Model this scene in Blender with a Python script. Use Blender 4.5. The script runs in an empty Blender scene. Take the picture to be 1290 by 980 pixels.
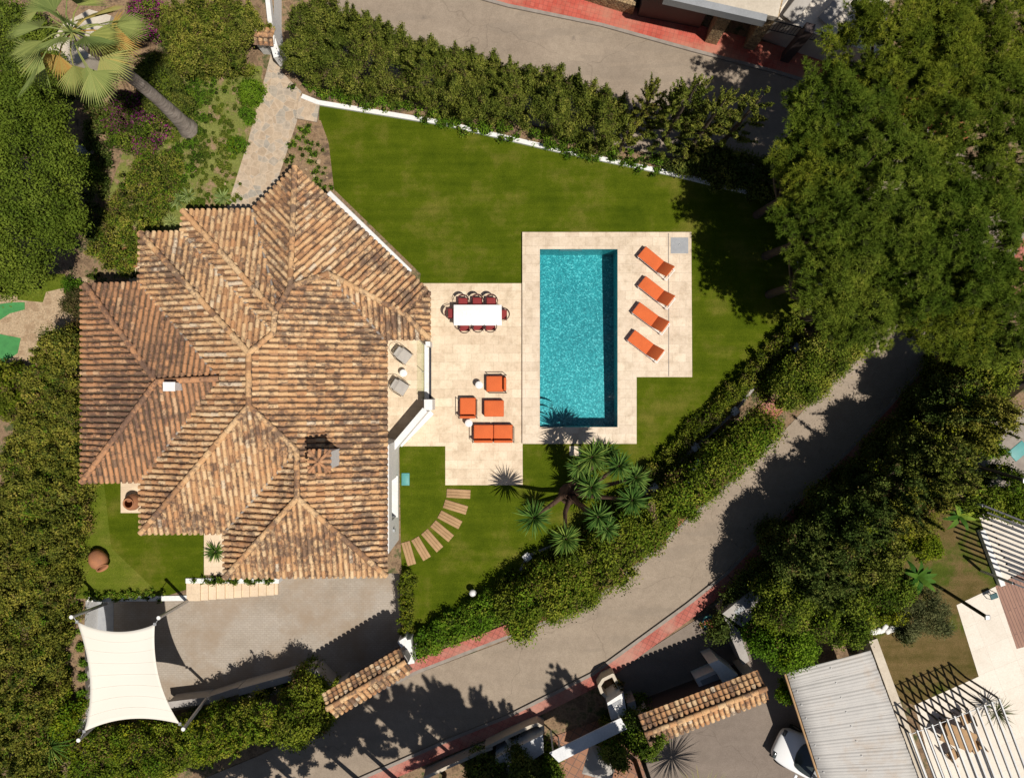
import bpy, bmesh, math, random
import numpy as np
from mathutils import Vector, Matrix
random.seed(7); RNG = np.random.default_rng(11)
R = math.radians
sc = bpy.context.scene
COL = sc.collection
F = 1008.0; H = 36.0          # focal length in photo pixels, camera height in metres
G0 = 0.0; GR = -1.2           # garden level, road level

def W(px, py, z=0.0):         # pixel seen at height z -> world point
    return Vector(((px-645.0)*(H-z)/F, (490.0-py)*(H-z)/F, z))

# ---------------------------------------------------------------- materials
def new_mat(name):
    m = bpy.data.materials.new(name); m.use_nodes = True
    nt = m.node_tree; nt.nodes.clear()
    out = nt.nodes.new('ShaderNodeOutputMaterial')
    b = nt.nodes.new('ShaderNodeBsdfPrincipled')
    nt.links.new(b.outputs[0], out.inputs[0])
    return m, nt, b, out
def N(nt, t, **kw):
    n = nt.nodes.new(t)
    for k, v in kw.items():
        if k in n.inputs: n.inputs[k].default_value = v
        else: setattr(n, k, v)
    return n
def L(nt, a, b): nt.links.new(a, b)
def ramp(nt, fac, stops, interp='LINEAR'):
    r = nt.nodes.new('ShaderNodeValToRGB'); r.color_ramp.interpolation = interp
    el = r.color_ramp.elements
    while len(el) > 1: el.remove(el[-1])
    el[0].position = stops[0][0]; el[0].color = (*stops[0][1], 1)
    for p, c in stops[1:]:
        e = el.new(p); e.color = (*c, 1)
    L(nt, fac, r.inputs[0]); return r.outputs[0]
def mix(nt, fac, a, b, mode='MIX'):
    m = nt.nodes.new('ShaderNodeMix'); m.data_type = 'RGBA'; m.blend_type = mode
    for s, v in ((m.inputs[0], fac), (m.inputs[6], a), (m.inputs[7], b)):
        if isinstance(v, (int, float)): s.default_value = v
        elif isinstance(v, tuple): s.default_value = (*v, 1)
        else: L(nt, v, s)
    return m.outputs[2]
def pos(nt): return nt.nodes.new('ShaderNodeNewGeometry').outputs['Position']
def mapped(nt, rot=0, scale=(1, 1, 1), loc=(0, 0, 0)):
    mp = nt.nodes.new('ShaderNodeMapping'); L(nt, pos(nt), mp.inputs[0])
    mp.inputs['Rotation'].default_value = (0, 0, rot); mp.inputs['Scale'].default_value = scale
    mp.inputs['Location'].default_value = loc
    return mp.outputs[0]
def noise(nt, scale, detail=4, vec=None, rough=.55):
    n = N(nt, 'ShaderNodeTexNoise'); n.inputs['Scale'].default_value = scale
    n.inputs['Detail'].default_value = detail; n.inputs['Roughness'].default_value = rough
    L(nt, vec if vec is not None else pos(nt), n.inputs['Vector']); return n.outputs['Fac']
def bump(nt, b, h, strength=.3, dist=.02):
    n = nt.nodes.new('ShaderNodeBump'); n.inputs['Strength'].default_value = strength
    n.inputs['Distance'].default_value = dist
    L(nt, h, n.inputs['Height']); L(nt, n.outputs[0], b.inputs['Normal'])

def pm(name, c1, c2=None, scale=3, rough=.7, bmp=.15, metal=0, fine=True, spec=.35):
    m, nt, b, o = new_mat(name)
    c2 = c2 or tuple(x*.8 for x in c1)
    f = noise(nt, scale, 5)
    c = ramp(nt, f, [(.3, c1), (.7, c2)])
    if fine:
        f2 = noise(nt, scale*9, 3)
        c = mix(nt, .5, c, ramp(nt, f2, [(.3, (.72, .72, .72)), (.7, (1, 1, 1))]), 'MULTIPLY')
        if bmp: bump(nt, b, f2, bmp, .01)
    L(nt, c, b.inputs['Base Color'])
    b.inputs['Roughness'].default_value = rough; b.inputs['Metallic'].default_value = metal
    b.inputs['Specular IOR Level'].default_value = spec
    return m

def leaf_mat(name, stops, trans=.15, rough=.7, big=.7):
    m, nt, b, o = new_mat(name)
    a = N(nt, 'ShaderNodeAttribute', attribute_name='tint')
    stops = [(p, (min(.5, c_[0]*1.22), min(.5, c_[1]*1.32), c_[2]*1.0) if max(c_) < .36 else c_) for p, c_ in stops]
    c = ramp(nt, a.outputs['Fac'], stops)
    f = noise(nt, .9, 3)
    c = mix(nt, big, c, ramp(nt, f, [(.3, (.34, .44, .36)), (.7, (1.3, 1.18, 1.0))]), 'MULTIPLY')
    oi = nt.nodes.new('ShaderNodeObjectInfo')
    c = mix(nt, 1, c, ramp(nt, oi.outputs['Random'], [(0, (.78, .86, .8)), (.5, (1, 1, 1)), (1, (1.18, 1.06, .9))]), 'MULTIPLY')
    L(nt, c, b.inputs['Base Color']); b.inputs['Roughness'].default_value = rough
    b.inputs['Specular IOR Level'].default_value = .06
    t = nt.nodes.new('ShaderNodeBsdfTranslucent'); L(nt, c, t.inputs[0])
    ms = nt.nodes.new('ShaderNodeMixShader'); ms.inputs[0].default_value = trans
    L(nt, b.outputs[0], ms.inputs[1]); L(nt, t.outputs[0], ms.inputs[2]); L(nt, ms.outputs[0], o.inputs[0])
    return m

M = {}
# ground surfaces
def soil(name, a, bb, g=None):
    m, nt, b, o = new_mat(name)
    c = ramp(nt, noise(nt, 1.5, 9, rough=.7), [(.40, a), (.5, bb), (.6, g or a)])
    c = mix(nt, .7, c, ramp(nt, noise(nt, 14, 4), [(.3, (.5, .5, .5)), (.7, (1.15, 1.12, 1.1))]), 'MULTIPLY')
    L(nt, c, b.inputs['Base Color']); b.inputs['Roughness'].default_value = .95
    bump(nt, b, noise(nt, 12, 5), .6, .05); return m

M['soil'] = soil('dry soil', (.16, .105, .06), (.28, .185, .11), (.07, .085, .025))
M['sand'] = soil('pale earth', (.36, .25, .15), (.48, .36, .23))
M['weeds'] = soil('weedy lawn', (.30, .2, .12), (.15, .17, .03), (.2, .22, .05))
M['bed'] = soil('planting bed earth', (.2, .125, .07), (.3, .2, .115), (.12, .08, .05))

def lawn(name, a, b2, dry, rot=.2, patch=.62):
    m, nt, b, o = new_mat(name)
    c = ramp(nt, noise(nt, .45, 6, rough=.7), [(.32, a), (.5, b2), (patch+.05, dry), (patch+.16, tuple(x*1.15 for x in dry))])
    st = noise(nt, 1, 2, mapped(nt, rot, (.25, 3.2, 1)))
    c = mix(nt, .6, c, ramp(nt, st, [(.35, (.74, .8, .7)), (.65, (1.16, 1.12, 1.2))]), 'MULTIPLY')
    fn = noise(nt, 26, 4, rough=.8)
    c = mix(nt, .9, c, ramp(nt, fn, [(.3, (.5, .55, .4)), (.7, (1.42, 1.36, 1.4))]), 'MULTIPLY')
    L(nt, c, b.inputs['Base Color']); b.inputs['Roughness'].default_value = .85
    b.inputs['Specular IOR Level'].default_value = .04
    bump(nt, b, fn, .9, .03); return m
M['lawn'] = lawn('lawn grass', (.050, .076, .003), (.077, .104, .005), (.14, .136, .022), -.12)
M['lawn2'] = lawn('light lawn grass', (.075, .105, .008), (.11, .14, .014), (.16, .16, .03), .5)
M['lawn3'] = lawn('dry lawn grass', (.085, .07, .02), (.15, .105, .045), (.07, .09, .014), .3, .56)

def asphalt(name, a, bb, spots=True):
    m, nt, b, o = new_mat(name)
    c = ramp(nt, noise(nt, .35, 7, rough=.6), [(.3, a), (.7, bb)])
    c = mix(nt, .75, c, ramp(nt, noise(nt, 1, 3, mapped(nt, .75, (.18, 1.1, 1))), [(.35, (.9, .9, .9)), (.65, (1.05, 1.05, 1.05))]), 'MULTIPLY')
    fn = noise(nt, 22, 6, rough=.85)
    c = mix(nt, 1, c, ramp(nt, fn, [(.3, (.7, .69, .68)), (.7, (1.22, 1.22, 1.22))]), 'MULTIPLY')
    c = mix(nt, .6, c, ramp(nt, noise(nt, 3.1, 6, mapped(nt, 0, loc=(2, 8, 0)), .7), [(.35, (.85, .84, .82)), (.65, (1.08, 1.08, 1.08))]), 'MULTIPLY')
    c = mix(nt, ramp(nt, noise(nt, .5, 2, mapped(nt, .7, (.5, 2.4, 1), (5, 3, 0))), [(.60, (0, 0, 0)), (.61, (.22, .22, .22))]), c, (.2, .165, .13))
    # cracks and tar seams
    v = N(nt, 'ShaderNodeTexVoronoi', feature='DISTANCE_TO_EDGE'); v.inputs['Scale'].default_value = .17
    mp = nt.nodes.new('ShaderNodeVectorMath'); mp.operation = 'ADD'
    nz = N(nt, 'ShaderNodeTexNoise'); nz.inputs['Scale'].default_value = .9; L(nt, pos(nt), nz.inputs['Vector'])
    L(nt, pos(nt), mp.inputs[0]); L(nt, nz.outputs['Color'], mp.inputs[1]); L(nt, mp.outputs[0], v.inputs['Vector'])
    c = mix(nt, 1, c, ramp(nt, v.outputs['Distance'], [(0, (.78, .77, .76)), (.004, (1, 1, 1))]), 'MULTIPLY')
    if spots:
        c = mix(nt, ramp(nt, noise(nt, 2.2, 7, mapped(nt, 0, loc=(3, 1, 0)), .7), [(.715, (0, 0, 0)), (.75, (.6, .6, .6))]), c, (.5, .46, .4))
        c = mix(nt, ramp(nt, noise(nt, 1.1, 3, mapped(nt, 0, loc=(9, 5, 0))), [(.7, (0, 0, 0)), (.76, (.45, .45, .45))]), c, (.11, .09, .075))
    L(nt, c, b.inputs['Base Color']); b.inputs['Roughness'].default_value = .9
    bump(nt, b, fn, .35, .01); return m
M['road'] = asphalt('worn asphalt', (.27, .215, .163), (.33, .268, .205))
M['drive2'] = asphalt('grey forecourt', (.19, .152, .125), (.23, .187, .152), False)

def bricks(name, c1, c2, mortar, bw, bh, rot=0, ms=.012, var=.5, off=.5, rough=.7, big=.8, blotch=None):
    m, nt, b, o = new_mat(name)
    v = mapped(nt, rot)
    br = N(nt, 'ShaderNodeTexBrick'); L(nt, v, br.inputs['Vector'])
    br.offset = off; br.inputs['Scale'].default_value = 1
    br.inputs['Brick Width'].default_value = bw; br.inputs['Row Height'].default_value = bh
    br.inputs['Mortar Size'].default_value = ms; br.inputs['Mortar Smooth'].default_value = .3
    br.inputs['Color1'].default_value = (*c1, 1); br.inputs['Color2'].default_value = (*c2, 1)
    br.inputs['Mortar'].default_value = (*mortar, 1); br.inputs['Bias'].default_value = 0
    c = br.outputs['Color']
    c = mix(nt, var, c, ramp(nt, noise(nt, big, 7, rough=.7), [(.3, (.76, .71, .64)), (.5, (1.0, .98, .95)), (.62, (1.06, 1.05, 1.04)), (.75, (1.12, 1.12, 1.14))]), 'MULTIPLY')
    c = mix(nt, .5, c, ramp(nt, noise(nt, 17, 4), [(.3, (.82, .8, .77)), (.7, (1.1, 1.1, 1.1))]), 'MULTIPLY')
    if blotch:
        c = mix(nt, ramp(nt, noise(nt, .55, 5, mapped(nt, 0, loc=(4, 2, 0)), .65), [(.45, (0, 0, 0)), (.66, (.75, .75, .75))]), c, blotch)
    L(nt, c, b.inputs['Base Color']); b.inputs['Roughness'].default_value = rough
    bump(nt, b, br.outputs['Fac'], -.25, .01) if False else bump(nt, b, noise(nt, 17, 4), .15, .01)
    return m
M['travertine'] = bricks('travertine slabs', (.70, .585, .435), (.60, .48, .345), (.48, .38, .27), .61, .4, 0, .007, 1, .37, .55, 2.0)
M['travertine2'] = bricks('pinkish travertine slabs', (.68, .57, .44), (.58, .475, .36), (.46, .37, .285), .6, .4, 0, .007, 1, .5, .55, 2.3)
M['cobble'] = bricks('driveway block paving', (.335, .295, .25), (.37, .325, .275), (.29, .25, .21), .2, .1, 0, .012, .8, .5, .85, .6, (.27, .2, .135))
M['stair'] = bricks('stair limestone', (.7, .56, .4), (.62, .49, .35), (.5, .4, .3), .6, .4, 0, .004, .5)
M['patio'] = bricks('bleached patio slabs', (.70, .64, .56), (.65, .59, .51), (.5, .45, .38), 1.1, 1.1, R(-22), .006, .4, 0)
M['redtile'] = bricks('red pavement tiles', (.37, .10, .075), (.43, .14, .11), (.2, .07, .055), .22, .22, .45, .012, 1, 0, .85, .9, (.42, .24, .18))
M['redtile2'] = bricks('bright red pavement', (.44, .075, .05), (.5, .115, .08), (.25, .06, .045), .2, .2, .25, .008, .9, 0, .85, 1, (.42, .21, .14))
M['deck'] = bricks('brown composite decking', (.3, .16, .11), (.26, .135, .095), (.08, .04, .03), 2.2, .14, R(68), .012, .5)
M['brickfloor'] = bricks('terracotta floor', (.3, .14, .07), (.25, .11, .06), (.12, .07, .05), .35, .35, .5, .02, .8, 0)
m, nt, b, o = new_mat('flagstone path'); M['flag'] = m
v = N(nt, 'ShaderNodeTexVoronoi', feature='DISTANCE_TO_EDGE'); v.inputs['Scale'].default_value = 3.1; L(nt, pos(nt), v.inputs['Vector'])
v2 = N(nt, 'ShaderNodeTexVoronoi'); v2.inputs['Scale'].default_value = 3.1; L(nt, pos(nt), v2.inputs['Vector'])
sp = nt.nodes.new('ShaderNodeSeparateColor'); L(nt, v2.outputs['Color'], sp.inputs[0])
c = ramp(nt, sp.outputs[0], [(0, (.40, .31, .22)), (.35, (.47, .37, .265)), (.6, (.41, .345, .27)), (.85, (.33, .305, .26)), (1, (.5, .4, .29))])
c = mix(nt, 1, c, ramp(nt, noise(nt, 5, 6, rough=.7), [(.3, (.72, .7, .68)), (.7, (1.15, 1.12, 1.1))]), 'MULTIPLY')
c = mix(nt, ramp(nt, v.outputs['Distance'], [(.012, (.7, .7, .7)), (.05, (0, 0, 0))]), c, (.52, .41, .3))
L(nt, c, b.inputs['Base Color']); b.inputs['Roughness'].default_value = .85
bump(nt, b, v.outputs['Distance'], .2, .02)
m, nt, b, o = new_mat('rubble stone wall'); M['rubble'] = m
v2 = N(nt, 'ShaderNodeTexVoronoi'); v2.inputs['Scale'].default_value = 6; L(nt, pos(nt), v2.inputs['Vector'])
v = N(nt, 'ShaderNodeTexVoronoi', feature='DISTANCE_TO_EDGE'); v.inputs['Scale'].default_value = 6; L(nt, pos(nt), v.inputs['Vector'])
sp = nt.nodes.new('ShaderNodeSeparateColor'); L(nt, v2.outputs['Color'], sp.inputs[0])
c = ramp(nt, sp.outputs[0], [(0, (.3, .2, .1)), (.5, (.42, .3, .16)), (1, (.2, .13, .07))])
c = mix(nt, ramp(nt, v.outputs['Distance'], [(.02, (1, 1, 1)), (.06, (0, 0, 0))]), c, (.09, .06, .035))
L(nt, c, b.inputs['Base Color']); b.inputs['Roughness'].default_value = .9; bump(nt, b, v.outputs['Distance'], .8, .05)

M['white'] = pm('white plaster', (.8, .79, .77), (.74, .73, .71), 1.2, .8, .1)
M['plaster2'] = pm('cream plaster', (.6, .53, .43), (.5, .43, .34), 1.2, .85, .1)
M['greywall'] = pm('weathered and shaded render', (.42, .39, .36), (.33, .3, .28), 1.5, .85, .15)  # on the white forecourt walls this grey stands in for shade
M['kerb'] = pm('concrete kerb', (.33, .29, .25), (.25, .21, .18), 3, .9, .2)
M['concrete'] = pm('grey slab', (.36, .37, .38), (.3, .31, .33), 5, .7, .1)
M['metalgrey'] = pm('grey painted metal', (.36, .37, .38), (.3, .31, .32), 2, .45, 0, .2)
M['polemetal'] = pm('galvanised steel', (.5, .5, .5), (.4, .4, .4), 3, .4, 0, .5)
M['darkmetal'] = pm('dark metal', (.035, .035, .04), (.025, .025, .03), 3, .5, 0, .4)
M['brownmetal'] = pm('dark maroon frame', (.075, .03, .03), (.06, .024, .024), 3, .5, 0, .2)
M['fabric'] = pm('sun bleached canvas', (.73, .69, .61), (.71, .665, .58), .5, .85, .0, fine=False)
M['orange'] = pm('orange fabric', (.68, .145, .04), (.60, .125, .035), 2.5, .9, .2)
M['burgundy'] = pm('burgundy fabric', (.27, .035, .035), (.22, .028, .03), 5, .85, .1)
M['grey_fabric'] = pm('pale grey fabric', (.46, .43, .39), (.4, .37, .34), 5, .9, .1)
M['tabletop'] = pm('white tabletop', (.83, .82, .81), (.81, .8, .79), 2, .4, 0)
M['terracotta'] = pm('terracotta clay', (.47, .2, .09), (.34, .15, .08), 3, .85, .25)
M['wood'] = pm('weathered timber boards', (.46, .29, .15), (.36, .22, .11), 3, .8, .2)
M['teal'] = pm('teal plastic', (.10, .34, .32), (.08, .28, .28), 3, .5, 0)
M['tarp'] = pm('dark blue green tarpaulin', (.03, .1, .11), (.02, .07, .08), 3, .6, .2)
M['bluecanopy'] = pm('white sheet canopy', (.7, .7, .7), (.6, .61, .63), 1.5, .5, .05)
M['glass'] = pm('smoky window glass', (.05, .06, .06), (.04, .05, .05), 2, .08, 0, 0, False, .8)
M['black'] = pm('black opening', (.01, .01, .01), (.008, .008, .008), 2, .7, 0)
M['greenfloor'] = pm('green play surface', (.07, .28, .08), (.05, .2, .06), 3, .9, .3)
M['garage'] = pm('brown garage door', (.085, .06, .055), (.07, .05, .047), 2, .6, .1)
M['carpaint'] = pm('white car paint', (.8, .8, .8), (.79, .79, .79), 1, .25, 0, 0, False, .6)
M['rubber'] = pm('tyre rubber', (.02, .02, .02), (.025, .025, .025), 5, .85, .1)
M['red'] = pm('red glass', (.3, .02, .02), (.25, .02, .02), 5, .3, 0)
M['bark'] = pm('pine bark', (.12, .085, .06), (.07, .05, .035), 5, .95, .6)
M['palmbark'] = pm('grey palm bark', (.38, .33, .29), (.25, .21, .18), 4, .95, .5)
M['yuccabark'] = pm('brown yucca bark', (.17, .095, .06), (.1, .06, .04), 6, .95, .6)
m, nt, b, o = new_mat('grey fibre cement'); M['corrugated'] = m
c = ramp(nt, noise(nt, .8, 6, rough=.65), [(.3, (.40, .385, .365)), (.55, (.46, .44, .415)), (.7, (.42, .37, .32))])
c = mix(nt, .5, c, ramp(nt, noise(nt, 30, 2), [(.3, (.85, .85, .85)), (.7, (1.1, 1.1, 1.1))]), 'MULTIPLY')
L(nt, c, b.inputs['Base Color']); b.inputs['Roughness'].default_value = .75

m = M['palmbark']; nt = m.node_tree; b = [n for n in nt.nodes if n.type == 'BSDF_PRINCIPLED'][0]
old = b.inputs['Base Color'].links[0].from_socket
L(nt, mix(nt, 1, old, ramp(nt, noise(nt, 1, 4, mapped(nt, 0, (3, 3, 9))), [(.35, (.6, .58, .56)), (.6, (1.12, 1.1, 1.08))]), 'MULTIPLY'), b.inputs['Base Color'])
# clear glass (real pane)
m, nt, b, o = new_mat('clear glass'); M['pane'] = m
tr = nt.nodes.new('ShaderNodeBsdfTransparent'); tr.inputs[0].default_value = (.93, .96, .9, 1)
gl = nt.nodes.new('ShaderNodeBsdfGlossy'); gl.inputs['Roughness'].default_value = .03
ms = nt.nodes.new('ShaderNodeMixShader'); ms.inputs[0].default_value = .06; L(nt, tr.outputs[0], ms.inputs[1]); L(nt, gl.outputs[0], ms.inputs[2]); L(nt, ms.outputs[0], o.inputs[0])
# water
m, nt, b, o = new_mat('pool water'); M['water'] = m
tr = nt.nodes.new('ShaderNodeBsdfTransparent'); tr.inputs[0].default_value = (.58, .9, .93, 1)
gl = nt.nodes.new('ShaderNodeBsdfGlossy'); gl.inputs['Roughness'].default_value = .1
fr = nt.nodes.new('ShaderNodeFresnel'); fr.inputs[0].default_value = 1.33; ms = nt.nodes.new('ShaderNodeMixShader')
bp = nt.nodes.new('ShaderNodeBump'); bp.inputs['Strength'].default_value = .35; bp.inputs['Distance'].default_value = .02
vw = N(nt, 'ShaderNodeTexVoronoi', feature='SMOOTH_F1'); vw.inputs['Scale'].default_value = 7.5
nz = N(nt, 'ShaderNodeTexNoise'); nz.inputs['Scale'].default_value = 4; L(nt, pos(nt), nz.inputs['Vector'])
va = nt.nodes.new('ShaderNodeVectorMath'); va.operation = 'MULTIPLY_ADD'; L(nt, nz.outputs['Color'], va.inputs[0]); va.inputs[1].default_value = (.35, .35, .35); L(nt, pos(nt), va.inputs[2])
L(nt, va.outputs[0], vw.inputs['Vector']); L(nt, vw.outputs['Distance'], bp.inputs['Height'])
for n in (gl, fr): L(nt, bp.outputs[0], n.inputs['Normal'])
L(nt, fr.outputs[0], ms.inputs[0]); L(nt, tr.outputs[0], ms.inputs[1]); L(nt, gl.outputs[0], ms.inputs[2]); L(nt, ms.outputs[0], o.inputs[0])
# teal tile lining with the sun's caustic network painted into its colour
m, nt, b, o = new_mat('pool mosaic'); M['tile_caustics'] = m
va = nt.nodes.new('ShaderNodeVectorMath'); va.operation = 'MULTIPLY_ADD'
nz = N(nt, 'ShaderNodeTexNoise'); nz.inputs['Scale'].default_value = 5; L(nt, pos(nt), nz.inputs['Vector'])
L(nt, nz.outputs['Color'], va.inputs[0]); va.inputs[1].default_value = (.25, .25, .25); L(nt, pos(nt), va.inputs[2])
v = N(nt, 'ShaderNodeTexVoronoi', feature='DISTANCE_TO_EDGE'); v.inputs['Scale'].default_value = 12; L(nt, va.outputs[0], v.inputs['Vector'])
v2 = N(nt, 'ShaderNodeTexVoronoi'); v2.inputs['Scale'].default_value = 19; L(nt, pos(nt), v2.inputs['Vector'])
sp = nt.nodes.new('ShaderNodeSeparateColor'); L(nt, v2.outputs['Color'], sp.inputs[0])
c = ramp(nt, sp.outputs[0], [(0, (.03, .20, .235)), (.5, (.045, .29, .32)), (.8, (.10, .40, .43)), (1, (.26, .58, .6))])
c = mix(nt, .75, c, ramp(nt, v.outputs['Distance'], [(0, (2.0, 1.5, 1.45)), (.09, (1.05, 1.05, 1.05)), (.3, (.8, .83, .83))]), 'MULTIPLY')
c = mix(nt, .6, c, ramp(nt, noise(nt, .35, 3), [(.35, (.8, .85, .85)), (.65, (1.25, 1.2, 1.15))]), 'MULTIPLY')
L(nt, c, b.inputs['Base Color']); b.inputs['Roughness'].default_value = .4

def tile_mat(name, stops, dark, lich):
    m, nt, b, o = new_mat(name)
    a = N(nt, 'ShaderNodeAttribute', attribute_name='tint')
    c = ramp(nt, a.outputs['Fac'], stops)
    n1 = noise(nt, 3.2, 7, rough=.75); n2 = noise(nt, .35, 4, rough=.6)
    mul = nt.nodes.new('ShaderNodeMath'); mul.operation = 'MULTIPLY_ADD'; L(nt, n2, mul.inputs[0]); mul.inputs[1].default_value = .55; L(nt, n1, mul.inputs[2])
    c = mix(nt, ramp(nt, mul.outputs[0], [(.74, (0, 0, 0)), (.86, (.85, .85, .85))]), c, dark)
    c = mix(nt, ramp(nt, noise(nt, 9, 5, mapped(nt, 0, loc=(7, 3, 2)), .7), [(.64, (0, 0, 0)), (.74, (.6, .6, .6))]), c, lich)
    c = mix(nt, .8, c, ramp(nt, noise(nt, 25, 3), [(.3, (.72, .7, .68)), (.7, (1.2, 1.2, 1.2))]), 'MULTIPLY')
    L(nt, c, b.inputs['Base Color']); b.inputs['Roughness'].default_value = .9
    b.inputs['Specular IOR Level'].default_value = .2
    bump(nt, b, n1, .4, .02); return m
M['tile'] = tile_mat('old clay roof tiles', [(0, (.22, .13, .075)), (.12, (.37, .2, .1)), (.3, (.51, .27, .13)), (.48, (.57, .335, .165)), (.7, (.62, .41, .22)), (.9, (.68, .49, .29)), (1, (.62, .5, .36))], (.13, .085, .065), (.55, .47, .38))
M['pan'] = tile_mat('shaded dirty channel tiles', [(0, (.15, .085, .05)), (.6, (.33, .185, .105)), (1, (.5, .3, .17))], (.07, .05, .04), (.3, .22, .16))  # channels darkened for dirt and for the shade of the cover tiles
M['tile2'] = tile_mat('red clay roof tiles', [(0, (.2, .125, .08)), (.2, (.31, .175, .10)), (.5, (.42, .22, .115)), (.8, (.5, .255, .125)), (1, (.56, .36, .21))], (.13, .08, .06), (.4, .3, .24))
M['pan2'] = tile_mat('shaded mossy channel tiles', [(0, (.10, .07, .045)), (1, (.21, .13, .08))], (.09, .065, .045), (.22, .16, .11))  # left wing channels: moss plus cover-tile shade in the colour
M['under'] = pm('roof mortar', (.13, .085, .055), (.08, .05, .035), 4, .95, .2)

# foliage
M['cyp'] = leaf_mat('olive cypress foliage', [(0, (.055, .068, .014)), (.4, (.135, .145, .03)), (.75, (.225, .215, .055)), (1, (.29, .235, .085))])
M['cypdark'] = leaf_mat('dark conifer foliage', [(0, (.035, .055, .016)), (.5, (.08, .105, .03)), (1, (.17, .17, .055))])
M['pine'] = leaf_mat('pine needles', [(0, (.055, .08, .012)), (.5, (.14, .185, .03)), (.85, (.24, .26, .05)), (1, (.31, .26, .09))], .25)
M['ficus'] = leaf_mat('hedge foliage', [(0, (.05, .08, .01)), (.5, (.115, .155, .022)), (.85, (.205, .22, .04)), (1, (.27, .225, .07))])
M['bright'] = leaf_mat('bright green foliage', [(0, (.05, .105, .01)), (.5, (.11, .2, .02)), (1, (.2, .3, .04))], .3)
M['lime'] = leaf_mat('yellow green foliage', [(0, (.10, .15, .01)), (.5, (.2, .25, .02)), (1, (.35, .33, .04))], .35)
M['round'] = leaf_mat('dense green canopy', [(0, (.065, .09, .012)), (.5, (.135, .17, .028)), (1, (.21, .23, .045))], .25, big=.5)
M['greygreen'] = leaf_mat('grey green leaves', [(0, (.07, .075, .04)), (.5, (.13, .13, .075)), (1, (.2, .19, .12))], .2)
M['drybush'] = leaf_mat('dry brown shrub', [(0, (.08, .055, .035)), (.5, (.15, .10, .065)), (1, (.13, .12, .04))], .2)
M['box'] = leaf_mat('box hedge foliage', [(0, (.05, .065, .008)), (.5, (.125, .145, .018)), (.85, (.24, .21, .045)), (1, (.28, .17, .06))])
M['magenta'] = leaf_mat('bougainvillea bracts', [(0, (.2, .02, .14)), (.5, (.36, .03, .26)), (1, (.5, .08, .4))], .3)
M['pinkf'] = leaf_mat('pink flowers', [(0, (.5, .15, .12)), (1, (.75, .35, .3))], .3)
M['yucca'] = leaf_mat('yucca leaves', [(0, (.028, .06, .016)), (.5, (.06, .115, .03)), (1, (.2, .26, .08))], .15, .45, .2)
M['agave'] = leaf_mat('agave leaves', [(0, (.11, .14, .06)), (1, (.3, .33, .16))], .15, .5, .2)
M['palmleaf'] = leaf_mat('palm fronds', [(0, (.10, .125, .05)), (.4, (.24, .26, .11)), (.7, (.42, .39, .14)), (.86, (.55, .42, .13)), (1, (.58, .33, .1))], .25, .5, .1)
M['banana'] = leaf_mat('broad tropical leaves', [(0, (.03, .08, .015)), (.6, (.08, .15, .03)), (1, (.3, .33, .05))], .25, .4, .1)
M['core'] = pm('dark foliage filler', (.026, .034, .008), (.018, .024, .006), 3, .95, 0, fine=False, spec=0)  # filler closing holes between leaves; inner shade put into its near-black colour

# ---------------------------------------------------------------- object helpers
def tag(o, label=None, cat=None, group=None, kind=None):
    if label: o['label'] = label
    if cat: o['category'] = cat
    if group: o['group'] = group
    if kind: o['kind'] = kind
    return o
def empty(name, loc, label, cat, group=None, rz=0):
    o = bpy.data.objects.new(name, None); COL.objects.link(o); o.location = loc
    o.rotation_euler = (0, 0, rz); o.empty_display_size = .3
    return tag(o, label, cat, group)
def dup(o, loc=None, rz=None, label=None, parent=None, scale=None):
    c = o.copy(); COL.objects.link(c)
    if parent: c.parent = parent
    for ch in list(o.children): dup(ch, parent=c)
    if loc is not None: c.location = loc
    if rz is not None: c.rotation_euler = (0, 0, rz)
    if scale: c.scale = (scale,)*3
    if label: c['label'] = label
    return c

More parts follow.
